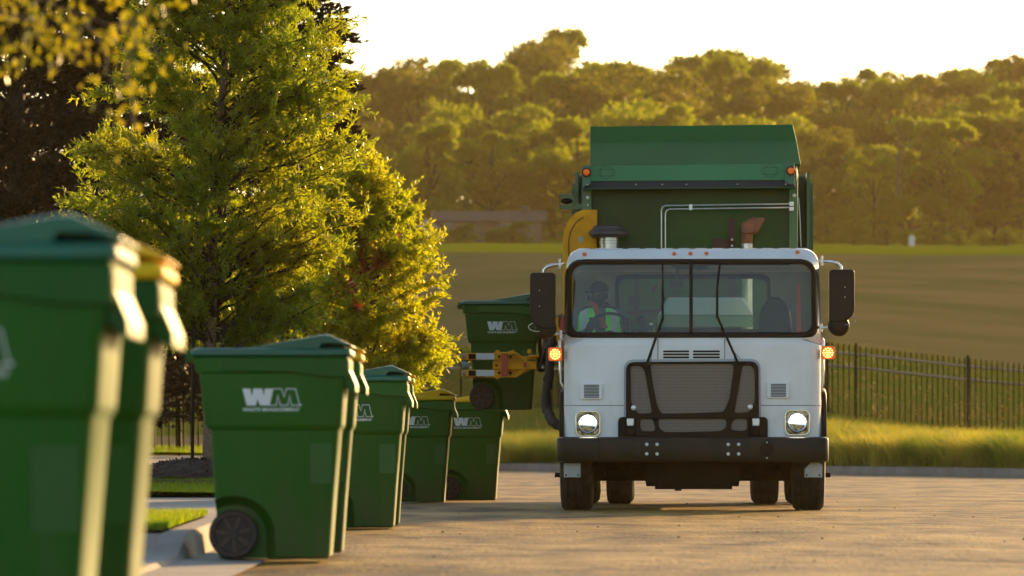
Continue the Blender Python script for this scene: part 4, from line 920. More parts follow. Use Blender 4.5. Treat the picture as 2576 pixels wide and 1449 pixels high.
# --- mirrors, grab rails, amber lamps
for sg,(a,b,c,d),(e,f,g_,h) in ((-1,(1338,1392,690,822),(1346,1400,800,853)),(1,(2090,2144,683,806),(2084,2134,796,843))):
    y=.15; bl=32
    rad=[bl,3,4,4] if sg<0 else [3,bl,4,4]
    mi=plate('mirror',[trr(a,b,c,d,rad,y)],.14,y-.02,mat('mirror_housing',(.018,.011,.007),.45,var=.25,spec=.25),truck,.018)
    x0_,x1_=tx(a+8,y),tx(b-8,y); MB().box(x0_,x1_,y+.121,y+.128,tz(d-24,y),tz(c+8,y)).build('mirror_glass',M_chrome,mi,smooth=0)
    cxm,czm=T((e+f)/2,(g_+h)/2,y+.05); MB().lathe((cxm,y+.0,czm),(0,1,0),[(0,.03),(.008,.075),(.03,.094),(.05,.098),(.06,.09)],32).build('round_mirror',mi.data.materials[0],mi)
    xc=tx((a+b)/2+sg*(-2),y); inn=tx(1410 if sg<0 else 2065,y)
    MB().tube([(xc,y+.05,tz(c+4,y)),(xc,y+.05,tz(c-12,y)),(xc-sg*.03,y+.05,tz(c-20,y)),(xc-sg*.08,y+.05,tz(c-24,y)),(inn,y+.1,tz(c-26,y)),(inn-sg*.03,y+.2,tz(c-30,y))],[.016,.016,.016,.016,.010,.006],10).build('mirror_arm',M_chrome,mi)
    MB().tube([(xc,y+.05,tz(d-12,y)),(xc,y+.05,tz(d+6,y)),(xc-sg*.05,y+.05,tz(d+16,y)),(inn,y+.1,tz(d+18,y)),(inn-sg*.04,y+.2,tz(d+16,y))],[.016,.016,.015,.013,.012],10).build('mirror_arm',M_chrome,mi)
    q=MB(); q.cyl((inn+sg*.01,y+.1,tz(c-40,y)),(inn+sg*.01,y+.1,tz(c-16,y)),.011,10); q.cyl((inn+sg*.01,y+.1,tz(c-24,y)-.006),(inn+sg*.01,y+.1,tz(c-24,y)+.014),.026,10); q.cyl((inn,y+.1,tz(d+8,y)),(inn,y+.1,tz(d+28,y)),.014,10); q.build('clamp',M_bolt,mi)
    MB().tube([(xc+sg*(.05+.085*math.sin(R(a))),y,tz(d+10,y)+.035-.04*math.cos(R(a))) for a in range(-10,200,15)],.003,5).build('wire',M_steel,mi)
    for py_ in (c+40,d-52 if sg<0 else d-58): 
        MB().lathe((tx((a+b)/2+sg*8,y),y-.026,tz(py_,y)),(0,1,0),[(0,.004),(.008,.006)],8).build('screw',M_bolt,mi)
    gx=tx(1409 if sg<0 else 2070.5,.5); gi=sg*1.17
    MB().tube([(gi,.5,tz(852,.5)),(gx,.5,tz(856,.5)),(gx,.5,tz(930,.5)),(gx,.5,tz(962,.5)),(gi,.5,tz(976,.5))],.015,10).build('grab_rail',M_chrome,truck)
    am=plate('amber_lamp',[trr(*((1380,1413,875,907) if sg<0 else (2066,2099,872,903)),5,.3)],.03,.28,M_amber,truck,.004)
    cxa,cza=T(*((1396.5,891) if sg<0 else (2082.5,887.5)),.27)
    dots=MB(); dots.lathe((cxa,.272,cza),(0,1,0),[(0,.0075),(.01,.008)],10)
    for nn,rr in ((6,.022),(12,.042)):
        for k in range(nn): an_=2*math.pi*k/nn; dots.lathe((cxa+rr*math.cos(an_),.272,cza+rr*math.sin(an_)),(0,1,0),[(0,.006),(.01,.007)],10)
    dots.build('leds',M_amberdot,am)
    MB().box(*sorted((sg*1.172,tx(1412 if sg<0 else 2067,.3))),.30,.36,tz(902,.3),tz(880,.3)).build('lamp_bracket',M_black,am,smooth=0)
    # fender strip and bracket plates, side pegs
    fx0,fx1=(tx(1407,.5),-1.14) if sg<0 else (1.14,tx(2079,.5)); q=MB(); pr=[(.42,ZB-.02),(1.7,ZB-.02),(1.7,.93),(1.55,1.06),(1.3,1.12),(.8,1.12),(.55,1.08),(.44,.95)]
    q.prism_x(pr,*sorted((fx0,fx1))); q.build('fender',M_black,truck,smooth=30,bevel=.03)
    a0,a1=((1420,1461) if sg<0 else (2023,2066)); pl=plate('bracket_plate',[[T(*p,.3) for p in ([(a0,1200),(a0,1166),(a1,1166),(a1,1200)] if sg<0 else [(a0,1200),(a0,1180),(a0+16,1163),(a1-5,1163),(a1,1172),(a1,1200)])]],.012,.12,M_plate,truck,.002)
    for px in (a0+5,a1-6): MB().lathe((tx(px,.3),.112,tz(1195,.3)),(0,1,0),[(0,.006),(.01,.009)],10).build('bolt',M_black,pl)
    MB().cyl((sg*1.13,.95,tz(1195,.9)),(sg*1.262,.95,tz(1195,.9)),.022,12).build('step_peg',M_black,truck)
# --- wheels
def wheel(x,y,sg,rad,wd,dual=False):
    c=(x,y,rad-.012); h=wd/2
    t=MB().lathe(c,(1,0,0),[(-h*.72,rad*.60),(-h*.95,rad*.68),(-h,rad*.80),(-h*.93,rad*.93),(-h*.72,rad*.985),(-h*.55,rad),(-h*.5,rad-.012),(-h*.42,rad-.012),(-h*.38,rad),(-.02,rad),(-.014,rad-.012),(.014,rad-.012),(.02,rad),(h*.38,rad),(h*.42,rad-.012),(h*.5,rad-.012),(h*.55,rad),(h*.72,rad*.985),(h*.93,rad*.93),(h,rad*.80),(h*.95,rad*.68),(h*.72,rad*.60)],48)
    w=t.build('tyre',M_rubber,None,smooth=30); w.name='wheel'; w.parent=truck
    MB().lathe(c,(1,0,0),[(-h*.7,rad*.2),(-h*.7,rad*.59),(-h*.55,rad*.61),(h*.55,rad*.61),(h*.7,rad*.59),(h*.45,rad*.5),(h*.3,rad*.2)] if sg>0 else [(-h*.3,rad*.2),(-h*.45,rad*.5),(-h*.7,rad*.59),(-h*.55,rad*.61),(h*.55,rad*.61),(h*.7,rad*.59),(h*.7,rad*.2)],36).build('rim',M_black,w)
    return w
for sg in (-1,1): wheel(sg*1.06,1.05,sg,.53,.30)
for y in (5.9,7.25):
    for sg in (-1,1):
        for x in (1.09,.735): wheel(sg*x,y,sg,.52,.27)
# --- chassis
q=MB()
for sg in (-1,1): q.box(sg*.43-.04,sg*.43+.04,.45,9.5,.58,.86)
q.box(-.95,.95,1.0,1.12,.40,.52); q.box(-.42,.42,.35,.6,.24,.62); q.hexa([(-.42,.6,.22),(.42,.6,.22),(.36,1.7,.30),(-.36,1.7,.30),(-.5,.6,.7),(.5,.6,.7),(.5,1.7,.7),(-.5,1.7,.7)])
q.box(-.34,.36,.42,.5,.195,.25); q.box(-.93,.93,1.75,1.85,.26,.95); q.box(-.5,.5,2.2,4.6,.40,.95)
for sg in (-1,1):
    q.box(sg*.62-.05,sg*.62+.05,.8,1.3,.34,.6); q.tube([(sg*.52,.75,.48),(sg*.7,.9,.38),(sg*.85,1.0,.42)],.035,8); q.box(min(sg*.80,sg*.87),max(sg*.80,sg*.87),.8,1.4,.30,.62)
    q.cyl((sg*.2,5.9,.52),(sg*.95,5.9,.52),.09,12); q.cyl((sg*.2,7.25,.52),(sg*.95,7.25,.52),.09,12)
q.box(-.16,-.10,.5,.62,.13+.05,.3)
q.ico((0,5.9,.5),.2,2); q.ico((0,7.25,.5),.2,2)
q.tube([(.35,.7,.40),(.40,.62,.30),(.52,.66,.32),(.55,.8,.44)],.03,8); q.tube([(-.55,.6,.42),(-.3,.55,.36),(-.1,.6,.40)],.025,8)
# front brake arcs behind the bumper
for sg in (-1,1): q.tube([(sg*.50+.36*math.cos(R(a)),.9,.46+.16*math.sin(R(a))) for a in range(180,361,15)],.02,6)
q.build('chassis',M_under,truck,smooth=30)
# --- hopper front frame and panel
yP=2.62
q=MB(); q.add([(tx(1480,yP+.06),yP+.10,1.0),(tx(1992,yP+.06),yP+.10,1.0),(tx(1992,yP+.06),yP+.10,tz(462,yP)),(tx(1480,yP+.06),yP+.10,tz(462,yP))],[(0,1,2,3)])
q.box(tx(1480,yP),tx(1992,yP),yP+.10,yP+.13,tz(478,yP),tz(470,yP))
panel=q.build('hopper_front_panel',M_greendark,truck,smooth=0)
for a,b in ((1465,1489),(1984,2006)):
    p_=MB().box(tx(a,yP),tx(b,yP),yP-.06,yP+.12,.9,tz(455,yP)).build('hopper_post',M_greenpaint,truck,bevel=.006)
    for py,r_ in ((497 if a<1700 else 493,.018),(516,.010)):
        if a>1700 and r_<.015: continue
        MB().lathe((tx((a+b)/2+2,yP),yP-.075,tz(py,yP)),(0,1,0),[(0,r_*.6),(.006,r_),(.016,r_*1.1)],16).build('bolt',M_bolt,p_)
yB=2.42
def quadbox(name,pf,pb,m,parent=truck,bevel=.004):   # pf/pb: four front / back corners
    return MB().add(list(pf)+list(pb),[(0,1,2,3),(7,6,5,4),(0,4,5,1),(1,5,6,2),(2,6,7,3),(3,7,4,0)]).build(name,m,parent,smooth=0,bevel=bevel)
def c3(px,py,y,dy=0): x,z=T(px,py,y); return (x,y+dy,z)
# band leaning slightly back, its sky reflection painted in as lighter green
M_band=mat('green_paint_skylit',(.055,.24,.085),.42,var=.12,scale=1.5)
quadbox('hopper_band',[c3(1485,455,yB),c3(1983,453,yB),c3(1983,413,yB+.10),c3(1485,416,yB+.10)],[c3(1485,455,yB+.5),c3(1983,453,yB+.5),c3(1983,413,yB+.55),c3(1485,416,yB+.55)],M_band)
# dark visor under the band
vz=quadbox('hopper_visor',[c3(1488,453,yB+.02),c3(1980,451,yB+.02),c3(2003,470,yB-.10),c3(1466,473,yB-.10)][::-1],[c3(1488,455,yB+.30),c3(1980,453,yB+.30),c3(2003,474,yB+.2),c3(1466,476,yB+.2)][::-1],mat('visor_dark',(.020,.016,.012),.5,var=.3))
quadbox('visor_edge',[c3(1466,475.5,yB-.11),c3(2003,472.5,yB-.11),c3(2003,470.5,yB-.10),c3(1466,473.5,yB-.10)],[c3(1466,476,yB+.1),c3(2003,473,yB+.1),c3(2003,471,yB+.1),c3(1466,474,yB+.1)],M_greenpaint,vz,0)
for px in (1478,1600,1666,1727,1855,1976):
    x,z=T(px,464,yB-.05); MB().lathe((x,yB-.085,z),(0,1,0),[(0,.005),(.02,.007)],8).build('rivet',M_bolt,vz)
for a,b,py in ((1465,1487,415),(1974,1999,412)):
    cb=quadbox('hopper_corner',[c3(a,472,yB-.06),c3(b,462 if a<1700 else 470,yB-.06),c3(b,py,yB-.03),c3(a,py+1,yB-.03)] if a<1700 else [c3(a,458,yB-.06),c3(b,472,yB-.06),c3(b,py,yB-.03),c3(a,py,yB-.03)],
        [c3(a,472,yB+.5),c3(b,462,yB+.5),c3(b,py,yB+.5),c3(a,py+1,yB+.5)],M_greenpaint)
    x,z=T(1475 if a<1700 else 1989,433 if a<1700 else 430,yB-.06); MB().lathe((x,yB-.105,z),(0,1,0),[(0,.012),(.012,.028),(.03,.032)],20).build('amber_lamp',M_amber,cb); MB().lathe((x,yB-.074,z),(0,1,0),[(0,.034),(.0,.042),(.014,.044)],20).build('lamp_ring',M_black,cb)
# hood in three facets with side cheeks
V=[]; lv=[(414,yB+.12,1485,2014),(357,yB+.75,1485,2004),(315,yB+.98,1485,1994)]
q=MB()
for py,y,a,b in lv: q.v+= [c3(a,py+(1 if py>400 else 3 if py<330 else 2),y),c3(b,py-1,y)]
zb_=tz(414,yB)
for py,y,a,b in lv: q.v+=[(tx(a,y),4.6,c3(a,py,y)[2]),(tx(b,y),4.6,c3(b,py,y)[2])]
q.f=[(0,1,3,2),(2,3,5,4),(4,5,11,10),(0,2,8,6),(2,4,10,8),(1,7,9,3),(3,9,11,5),(6,8,9,7),(8,10,11,9),(0,6,7,1)]; q.mi=[0]*len(q.f)
q.build('hopper_hood',mat('green_paint_hood',(.014,.125,.022),.65,var=.12,scale=1.5,spec=.2),truck,smooth=0,bevel=.006)
for cx_,cy_ in ((1525,433),(1938,430)):
    em=MB()
    for j,lp in enumerate(([(cx_+16*math.cos(R(a)),cy_+16.5*math.sin(R(a))) for a in range(0,360,12)],
               roundpoly([(cx_-22,cy_-9),(cx_+22,cy_-9),(cx_+22,cy_+9),(cx_-22,cy_+9)],9,5))):
        pts=[T(px,py,yB) for px,py in lp]; o_,i_=stroke_loop(pts,.0040); n=len(pts)
        yy=lambda z:yB+.10*(z-tz(454,yB))/(tz(414,yB)-tz(454,yB))-.0065-.001*j
        em.add([(x,yy(z),z) for x,z in o_+i_],[(i,(i+1)%n,(i+1)%n+n,i+n) for i in range(n)])
    em.build('hopper_emblem',mat('emblem_dark',(.004,.035,.012),.5),truck,smooth=0,fix=False)
# --- refuse body behind
yb=4.3; hb=tx(2036,yb); zt2=tz(440,yb)
q=MB().box(-hb,hb,yb,9.8,.95,zt2); body=q.build('refuse_body',mat('green_paint_body',(.012,.11,.035),.4,var=.2,scale=1.2),truck,bevel=.03)
rb=MB()
for y in np.linspace(5,9.2,5):
    for sg in (-1,1): rb.box(min(sg*hb,sg*(hb+.05)),max(sg*hb,sg*(hb+.05)),y-.06,y+.06,1.0,zt2-.05)
rb.build('ribs',body.data.materials[0],body,smooth=0)
for sg in (-1,1):   # side wings of the hopper between hood and body
    q=MB()
    x0_=tx(1487 if sg<0 else 2004,yP); x1_=tx(1465 if sg<0 else 2016,3.0); q.add([(x0_,yP+.05,1.0),(x0_,yP+.05,tz(418,yP)),(x1_,4.4,tz(418,yP)),(x1_,4.4,1.0)],[(0,1,2,3)])
    q.box(min(sg*1.10,sg*1.13),max(sg*1.10,sg*1.13),3.3,4.35,1.0,zt2-.02)
    q.build('hopper_side',M_greenpaint,truck,smooth=0)
MB().tube([(tx(2008,2.7),2.6,tz(500,2.7)),(tx(2012,2.7),2.6,tz(560,2.7)),(tx(2014,2.7),2.6,tz(622,2.7))],.006,6).build('cable',M_steel,truck)
# camera bracket on the left
q=MB(); q.add(*shape2d([[T(*p,3.2) for p in [(1408,489),(1428,488),(1440,492),(1456,512),(1466,514),(1466,526),(1408,526),(1408,515),(1444,514),(1430,498),(1408,499)]]],.05,3.15,.002)); br=q.build('camera_bracket',M_greenpaint,truck,smooth=0)
x,z=T(1426,506,3.2); MB().ico((x,3.16,z),.045,3,(1.3,1,.62)).build('camera',M_black,br)
q=MB()
for p0,p1 in (((1409,484),(1466,484)),((1409,534),(1466,534)),((1409,484),(1409,534)),((1444,520),(1452,486)),((1452,486),(1462,500))):
    (a,b),(c,d)=T(*p0,3.2),T(*p1,3.2); q.bar((a,3.12,b),(c,3.12,d),.004)
q.build('guard_wire',M_black,br,smooth=0)
# --- stacks and pipes on top of the cab
y=2.25; x,zt_=T(1531,566,y)
st=MB().lathe((tx(1532,y),y+.1,1.9),(0,0,1),[(0,.092),(tz(612,y)-1.9,.092),(tz(611,y)-1.9,.096),(tz(605,y)-1.9,.096),(tz(604,y)-1.9,.092),(tz(596,y)-1.9,.092)],36).build('air_intake',M_steel,truck)
MB().lathe((tx(1531,y),y+.1,tz(596,y)),(0,0,1),[(0,.12),(.0,.165),(.022,.175),(.024,.190),(.050,.188),(.062,.172),(.085,.15),(.105,.145),(.115,.12),(.118,.02)],48).build('intake_cap',mat('cap_plastic',(.06,.05,.048),.45,var=.2),st)
MB().lathe((tx(1532,y),y+.1,tz(595,y)),(0,0,1),[(0,.10),(.01,.17),(.02,.17)],36).build('cap_skirt',mat('cap_skirt',(.10,.055,.03),.7),st)
ex=MB().lathe((tx(1879,y),y+.12,1.85),(0,0,1),[(0,.058),(tz(612,y)-1.85,.058),(tz(611,y)-1.85,.053),(tz(585,y)-1.85,.053)],24).build('exhaust_stack',M_steel,truck)
MB().lathe((tx(1879,y),y+.12,tz(616,y)),(0,0,1),[(0,.054),(.01,.0575),(tz(586,y)-tz(616,y),.0575)],24).build('heat_shield',M_rust,ex)
q=MB().prism_y([T(*p,y) for p in [(1863,588),(1862,562),(1870,557),(1893,546),(1927,547),(1906,588)]],y+.04,y+.20); q.build('stack_funnel',M_rust,ex,smooth=30,bevel=.02)
q=MB().box(tx(1832,y),tx(1850,y),y+.2,y+.23,1.9,tz(546,y)); q.box(tx(1792,y),tx(1850,y),y+.2,y+.23,2.2,tz(600,y)); br=q.build('stack_bracket',mat('bracket_brown',(.09,.03,.02),.7,var=.3),truck,smooth=0)
for py in (601,616): MB().lathe((tx(1842,y),y+.19,tz(py,y)),(0,1,0),[(0,.008),(.01,.013)],10).build('bolt',M_bolt,br)
q=MB()
for i,(vx,hy,bx) in enumerate(((1664,517,1990),(1674,526,1990))):
    r_=.006; X0,Z0=tx(vx,2.5),tz(hy,2.5); X1=tx(bx,2.5); Z1=tz(hy-4,2.5); y=2.5
    q.tube([(X0,y,2.2),(X0,y,Z0-.04),(X0+.012,y,Z0-.012),(X0+.04,y,Z0),(tx(1740,y),y,Z0+.003),(X1,y,Z1)],.0085,8)
pp=q.build('hydraulic_pipe',M_steel,truck,smooth=60)
q=MB().box(tx(1733,2.5),tx(1742,2.5),2.475,2.5,tz(529,2.5),tz(514,2.5)); q.build('pipe_clamp',M_bolt,pp,bevel=.003); q=MB(); q.box(tx(1985,2.5),tx(1996,2.5),2.465,2.5,tz(519,2.5),tz(508,2.5)); q.build('pipe_clamp',M_bolt,pp,bevel=.003); q=MB(); q.box(tx(1985,2.5),tx(1996,2.5),2.465,2.5,tz(531,2.5),tz(521,2.5)); q.build('pipe_clamp',M_bolt,pp,bevel=.003)
# --- yellow lift plate, arm and grabber
ya=2.45
lp=[(1418,870),(1418,600),(1421,580),(1428,562),(1438,547),(1450,536),(1466,529),(1500,529),(1500,870)]
arm=plate('lift_mast',[[T(*p,ya) for p in lp]],.10,ya,M_yellow,truck,.008)
lp2=[(1431,860),(1431,605),(1434,588),(1441,571),(1452,556),(1468,546)]
q=MB(); pts=[T(*p,ya) for p in lp2]
for a,b in zip(pts[:-1],pts[1:]): q.bar((a[0],ya-.004,a[1]),(b[0],ya-.004,b[1]),.010,.010)
q.build('mast_groove',mat('groove_brown',(.09,.035,.012),.7),arm,smooth=0)
q=MB().add([c3(1453,597,ya,-.004),c3(1466,593,ya,-.004),c3(1466,608,ya,-.004),c3(1457,610,ya,-.004)],[(0,1,2,3)]); q.build('decal',M_plate,arm,smooth=0)
yg=4.42   # plane of the grabber beams, in front of the lifted bin
def gb(x0,x1,y0,y1,d0,d1,m,name='grabber_bar',bev=.004,par=None): return MB().box(tx(x0,yg),tx(x1,yg),yg+d0,yg+d1,tz(y1,yg),tz(y0,yg)).build(name,m,par or truck,bevel=bev)
GA=gb(1240,1350,908,928,-.06,.05,M_yellow,'grabber_arm')
M_yd=M_yellow
gb(1240,1352,908,911,-.075,.05,M_yellow,'flange',par=GA); gb(1240,1352,926,929,-.075,.05,M_yellow,'flange',par=GA)
for y0,y1 in ((887,906),(929,948)):
    f=gb(1172,1268,y0+1,y1-1,-.05,.04,M_yellow,'grabber_finger',par=GA)
    gb(1198,1244,y0+2,y1-2,-.053,-.05,M_reflect,'reflective_tape',0,f)
    gb(1179,1197,y0+3,y1-3,-.056,-.05,M_black,'finger_link',.002,f); 
    x,z=T(1170,(y0+y1)/2,yg); MB().cyl((x-.03,yg,z),(x+.03,yg,z),.032,16).build('roller',mat('roller_grey',(.25,.25,.26),.5),f)
for pts_ in ([(1244,886),(1300,886),(1326,906),(1322,909),(1296,890),(1244,890)],[(1244,949),(1300,949),(1326,929),(1322,927),(1296,945),(1244,945)],[(1244,886),(1296,886),(1312,898),(1312,909),(1244,909)],[(1244,949),(1296,949),(1340,928),(1312,927),(1244,927)]):
    d=.09 if len(pts_)==6 else .03; plate('grabber_web',[[T(*p,yg) for p in pts_]],d,yg-d*.7,M_yellow,GA,.002)
gb(1330,1362,893,898,-.10,.02,M_yellow,'flange',par=GA); gb(1290,1362,896,904,-.02,.06,M_yellow,'grabber_beam',par=GA)
gb(1262,1276,889,947,-.085,-.072,M_red,'red_reflector',0,GA); gb(1317,1325,911,924,-.078,-.066,M_red,'red_reflector',0,GA)
for px,py in ((1252,890),(1290,890),(1252,952),(1282,893),(1332,888)):
    x,z=T(px,py-4,yg); MB().lathe((x,yg-.06,z),(0,1,0),[(0,.02),(.03,.024)],12).build('lug',M_yellow,GA)
for px,py in ((1256,897),(1284,897),(1256,938),(1284,938),(1249,919)):
    x,z=T(px,py,yg); MB().lathe((x,yg-.082,z),(0,1,0),[(0,.010),(.03,.014)],10).build('bolt',M_black,GA)
x,z=T(1168,917,yg); q=MB().cyl((x-.03,yg+.02,z),(x+.04,yg+.02,z),.045,16); q.build('roller',mat('roller_grey2',(.25,.25,.26),.5),GA)
q=MB(); q.box(tx(1172,yg),tx(1250,yg),yg+.72,yg+.80,tz(947,yg),tz(930,yg)); q.box(tx(1172,yg),tx(1250,yg),yg+.72,yg+.80,tz(905,yg),tz(888,yg)); q.box(tx(1160,yg),tx(1172,yg),yg-.02,yg+.80,tz(905,yg),tz(890,yg)); q.box(tx(1160,yg),tx(1172,yg),yg-.02,yg+.80,tz(946,yg),tz(931,yg)); q.build('grabber_rear_finger',M_yellow,GA,smooth=0)
q=MB(); q.box(tx(1350,yg),tx(1388,yg),yg-.04,yg+.25,tz(934,yg),tz(899,yg)); q.bar(c3(1372,915,4.3),c3(1388,820,3.6),.10,.12); q.bar(c3(1388,820,3.6),c3(1440,800,2.9),.12,.12); q.bar(c3(1362,930,4.3),c3(1380,860,3.6),.05)
q.tube([c3(1356,830,3.9),c3(1358,880,4.2),c3(1362,905,4.4)],.02,8); q.ico(c3(1395,900,4.2),.07,2); q.box(tx(1368,4),tx(1384,4),3.95,4.05,tz(882,4),tz(848,4)); q.build('arm_linkage',M_black,GA,smooth=30)
q=MB()
for px,py in ((1367,914),(1377,917),(1366,924),(1393,912),(1402,909)): x,z=T(px,py,4.2); q.ico((x,4.1,z),.018,1)
for px,py in ((1380,862),(1386,868),(1379,876)): x,z=T(px,py,3.6); q.box(x-.006,x+.006,3.5,3.53,z-.015,z+.015)
q.build('fittings',M_bolt,GA,smooth=0)
plate('arm_gusset',[[T(*p,3.2) for p in [(1398,800),(1420,786),(1424,870),(1402,866)]]],.05,3.15,M_yellow,GA,.003)
plate('red_marker',[[T(*p,2.2) for p in [(1409,812),(1420,790),(1420,905),(1413,905)]]],.02,2.15,M_red,truck,.002)
hs=[c3(1390,842,3.2),c3(1386,880,3.1),c3(1384,930,3.0),c3(1378,968,2.9),c3(1373,1000,2.8),c3(1376,1030,2.7),c3(1386,1052,2.5),c3(1402,1070,2.3),c3(1425,1080,2.2)]
q=MB(); P2=[]
for i in range(len(hs)-1):
    for t in np.linspace(0,1,6,endpoint=False): P2.append(Vector(hs[i]).lerp(Vector(hs[i+1]),t)+Vector((rnd.uniform(-.008,.008),0,rnd.uniform(-.008,.008))))
q.tube(P2,[.045+rnd.uniform(-.008,.009) for _ in P2],10); q.build('hose_sleeve',mat('hose_black',(.02,.013,.009),.75,var=.4,scale=20,bump=.6),truck,smooth=50)
# --- cab interior
q=MB().hexa([(-1.1,.42,1.38),(1.1,.42,1.38),(1.1,.82,1.38),(-1.1,.82,1.38),(-1.1,.40,1.525),(1.1,.40,1.525),(1.1,.78,1.545),(-1.1,.78,1.545)]); q.hexa([(-.94,.62,1.5),(-.56,.62,1.5),(-.54,.80,1.5),(-.96,.80,1.5),(-.93,.66,1.62),(-.57,.66,1.62),(-.56,.80,1.62),(-.94,.80,1.62)])
dash=q.build('dashboard',M_dash,cab,bevel=.02)
x,z=T(1533,838,.62); c=Vector((x,.66,z)); q=MB(); ring=[]
for k in range(40): a=2*math.pi*k/39; ring.append(c+Vector((.215*math.cos(a),.17*math.sin(a)*.92,.185*math.sin(a))))
q.tube(ring,.014,8,False); q.bar(c+Vector((-.2,0,0)),c+Vector((.2,0,0)),.03,.015); q.bar(c,c+Vector((0,-.14,-.16)),.03,.02); q.lathe(c+Vector((0,.03,-.02)),(0,-.6,.8),[(-.01,.06),(.02,.05)],20); q.build('steering_wheel',M_dash,cab)
def seat(px0,px1,ptop,y):
    x0_,x1_=tx(px0,y),tx(px1,y); zt_=tz(ptop,y); xm=(x0_+x1_)/2; q=MB(); rings=[]
    for z,e,dy in ((1.25,.0,0),(1.45,.0,.0),(zt_-.22,.01,.05),(zt_-.10,.03,.07),(zt_-.03,.08,.08),(zt_,.16,.09)):
        rings.append([(xx,y+dy+yy,z) for xx,yy in rrect(x0_+e,x1_-e,0,.12,.03,3)])
    q.loft(rings); q.box(x0_,x1_,y-.4,y+.08,1.22,1.34); return q.build('seat',M_seat,cab,smooth=45)
seat(1908,1993,747,1.25); seat(1470,1552,752,1.30)
q=MB(); a=T(1489,818,1.0)
plate('seat_belt',[[T(*p,1.1) for p in [(2003,838),(2005,740),(2009,690),(2012,740),(2016,838)]]],.01,1.1,mat('belt_orange',(.55,.07,.025),.7),cab,.001)
q=MB().box(tx(1501,.4),tx(1732,.4),.45,.47,2.235,2.33); q.box(tx(1746,.4),tx(1984,.4),.45,.47,2.225,2.33); q.hexa([(tx(1700,.4),.44,2.19),(tx(1775,.4),.44,2.19),(tx(1775,.4),.46,2.19),(tx(1700,.4),.46,2.19),(tx(1670,.4),.44,2.3),(tx(1800,.4),.44,2.3),(tx(1800,.4),.46,2.3),(tx(1670,.4),.46,2.3)]); q.build('sun_visor',M_dash,cab,smooth=0)
q=MB().box(tx(1690,.6),tx(1716,.6),.6,.66,tz(722,.6),tz(706,.6)); q.bar((tx(1703,.6),.62,tz(706,.6)),(tx(1703,.6),.62,2.25),.015); q.box(tx(1686,.6),tx(1692,.6),.61,.64,tz(722,.6),tz(702,.6)); q.box(tx(1712,.6),tx(1718,.6),.61,.64,tz(722,.6),tz(702,.6)); q.build('cab_camera',M_dash,cab,smooth=0)
for px,py in ((1613,776),(1617,800)): pass
MB().lathe((tx(1613,.8),.75,1.5),(0,0,1),[(0,.05),(.06,.05),(.10,.03),(.2,.015),(.24,.035),(.28,.02)],14).build('radio_handset',M_dash,cab)
# engine housing behind the cab
yh=2.15; hs_=MB().hexa([(tx(1655,yh),yh,tz(793,yh)),(tx(1895,yh),yh,tz(793,yh)),(tx(1895,yh),yh+.35,tz(793,yh)),(tx(1655,yh),yh+.35,tz(793,yh)),(tx(1682,yh),yh+.04,tz(748,yh)),(tx(1866,yh),yh+.04,tz(748,yh)),(tx(1880,yh),yh+.35,tz(748,yh)),(tx(1675,yh),yh+.35,tz(748,yh))]).build('engine_housing',mat('housing_pale',(.60,.66,.68),.5),truck,bevel=.01)
MB().box(tx(1655,yh),tx(1893,yh),yh-.01,yh+.3,tz(822,yh),tz(794,yh)).build('housing_base',mat('housing_green',(.20,.34,.26),.5),hs_,smooth=0)
MB().cyl((tx(1879,yh+.2),yh+.22,1.5),(tx(1879,yh+.2),yh+.22,1.9),.058,20).build('exhaust_clamp',M_steel,hs_)
q=MB().bar(c3(1600,815,2.3),c3(1600,700,2.3),.04); q.bar(c3(1640,735,2.3),c3(1655,715,2.3),.03); q.box(tx(1580,2.3),tx(1610,2.3),2.3,2.4,tz(770,2.3),tz(745,2.3)); q.bar(c3(1560,790,2.3),c3(1680,780,2.3),.03); q.build('engine_bracket',M_under,hs_,smooth=0)
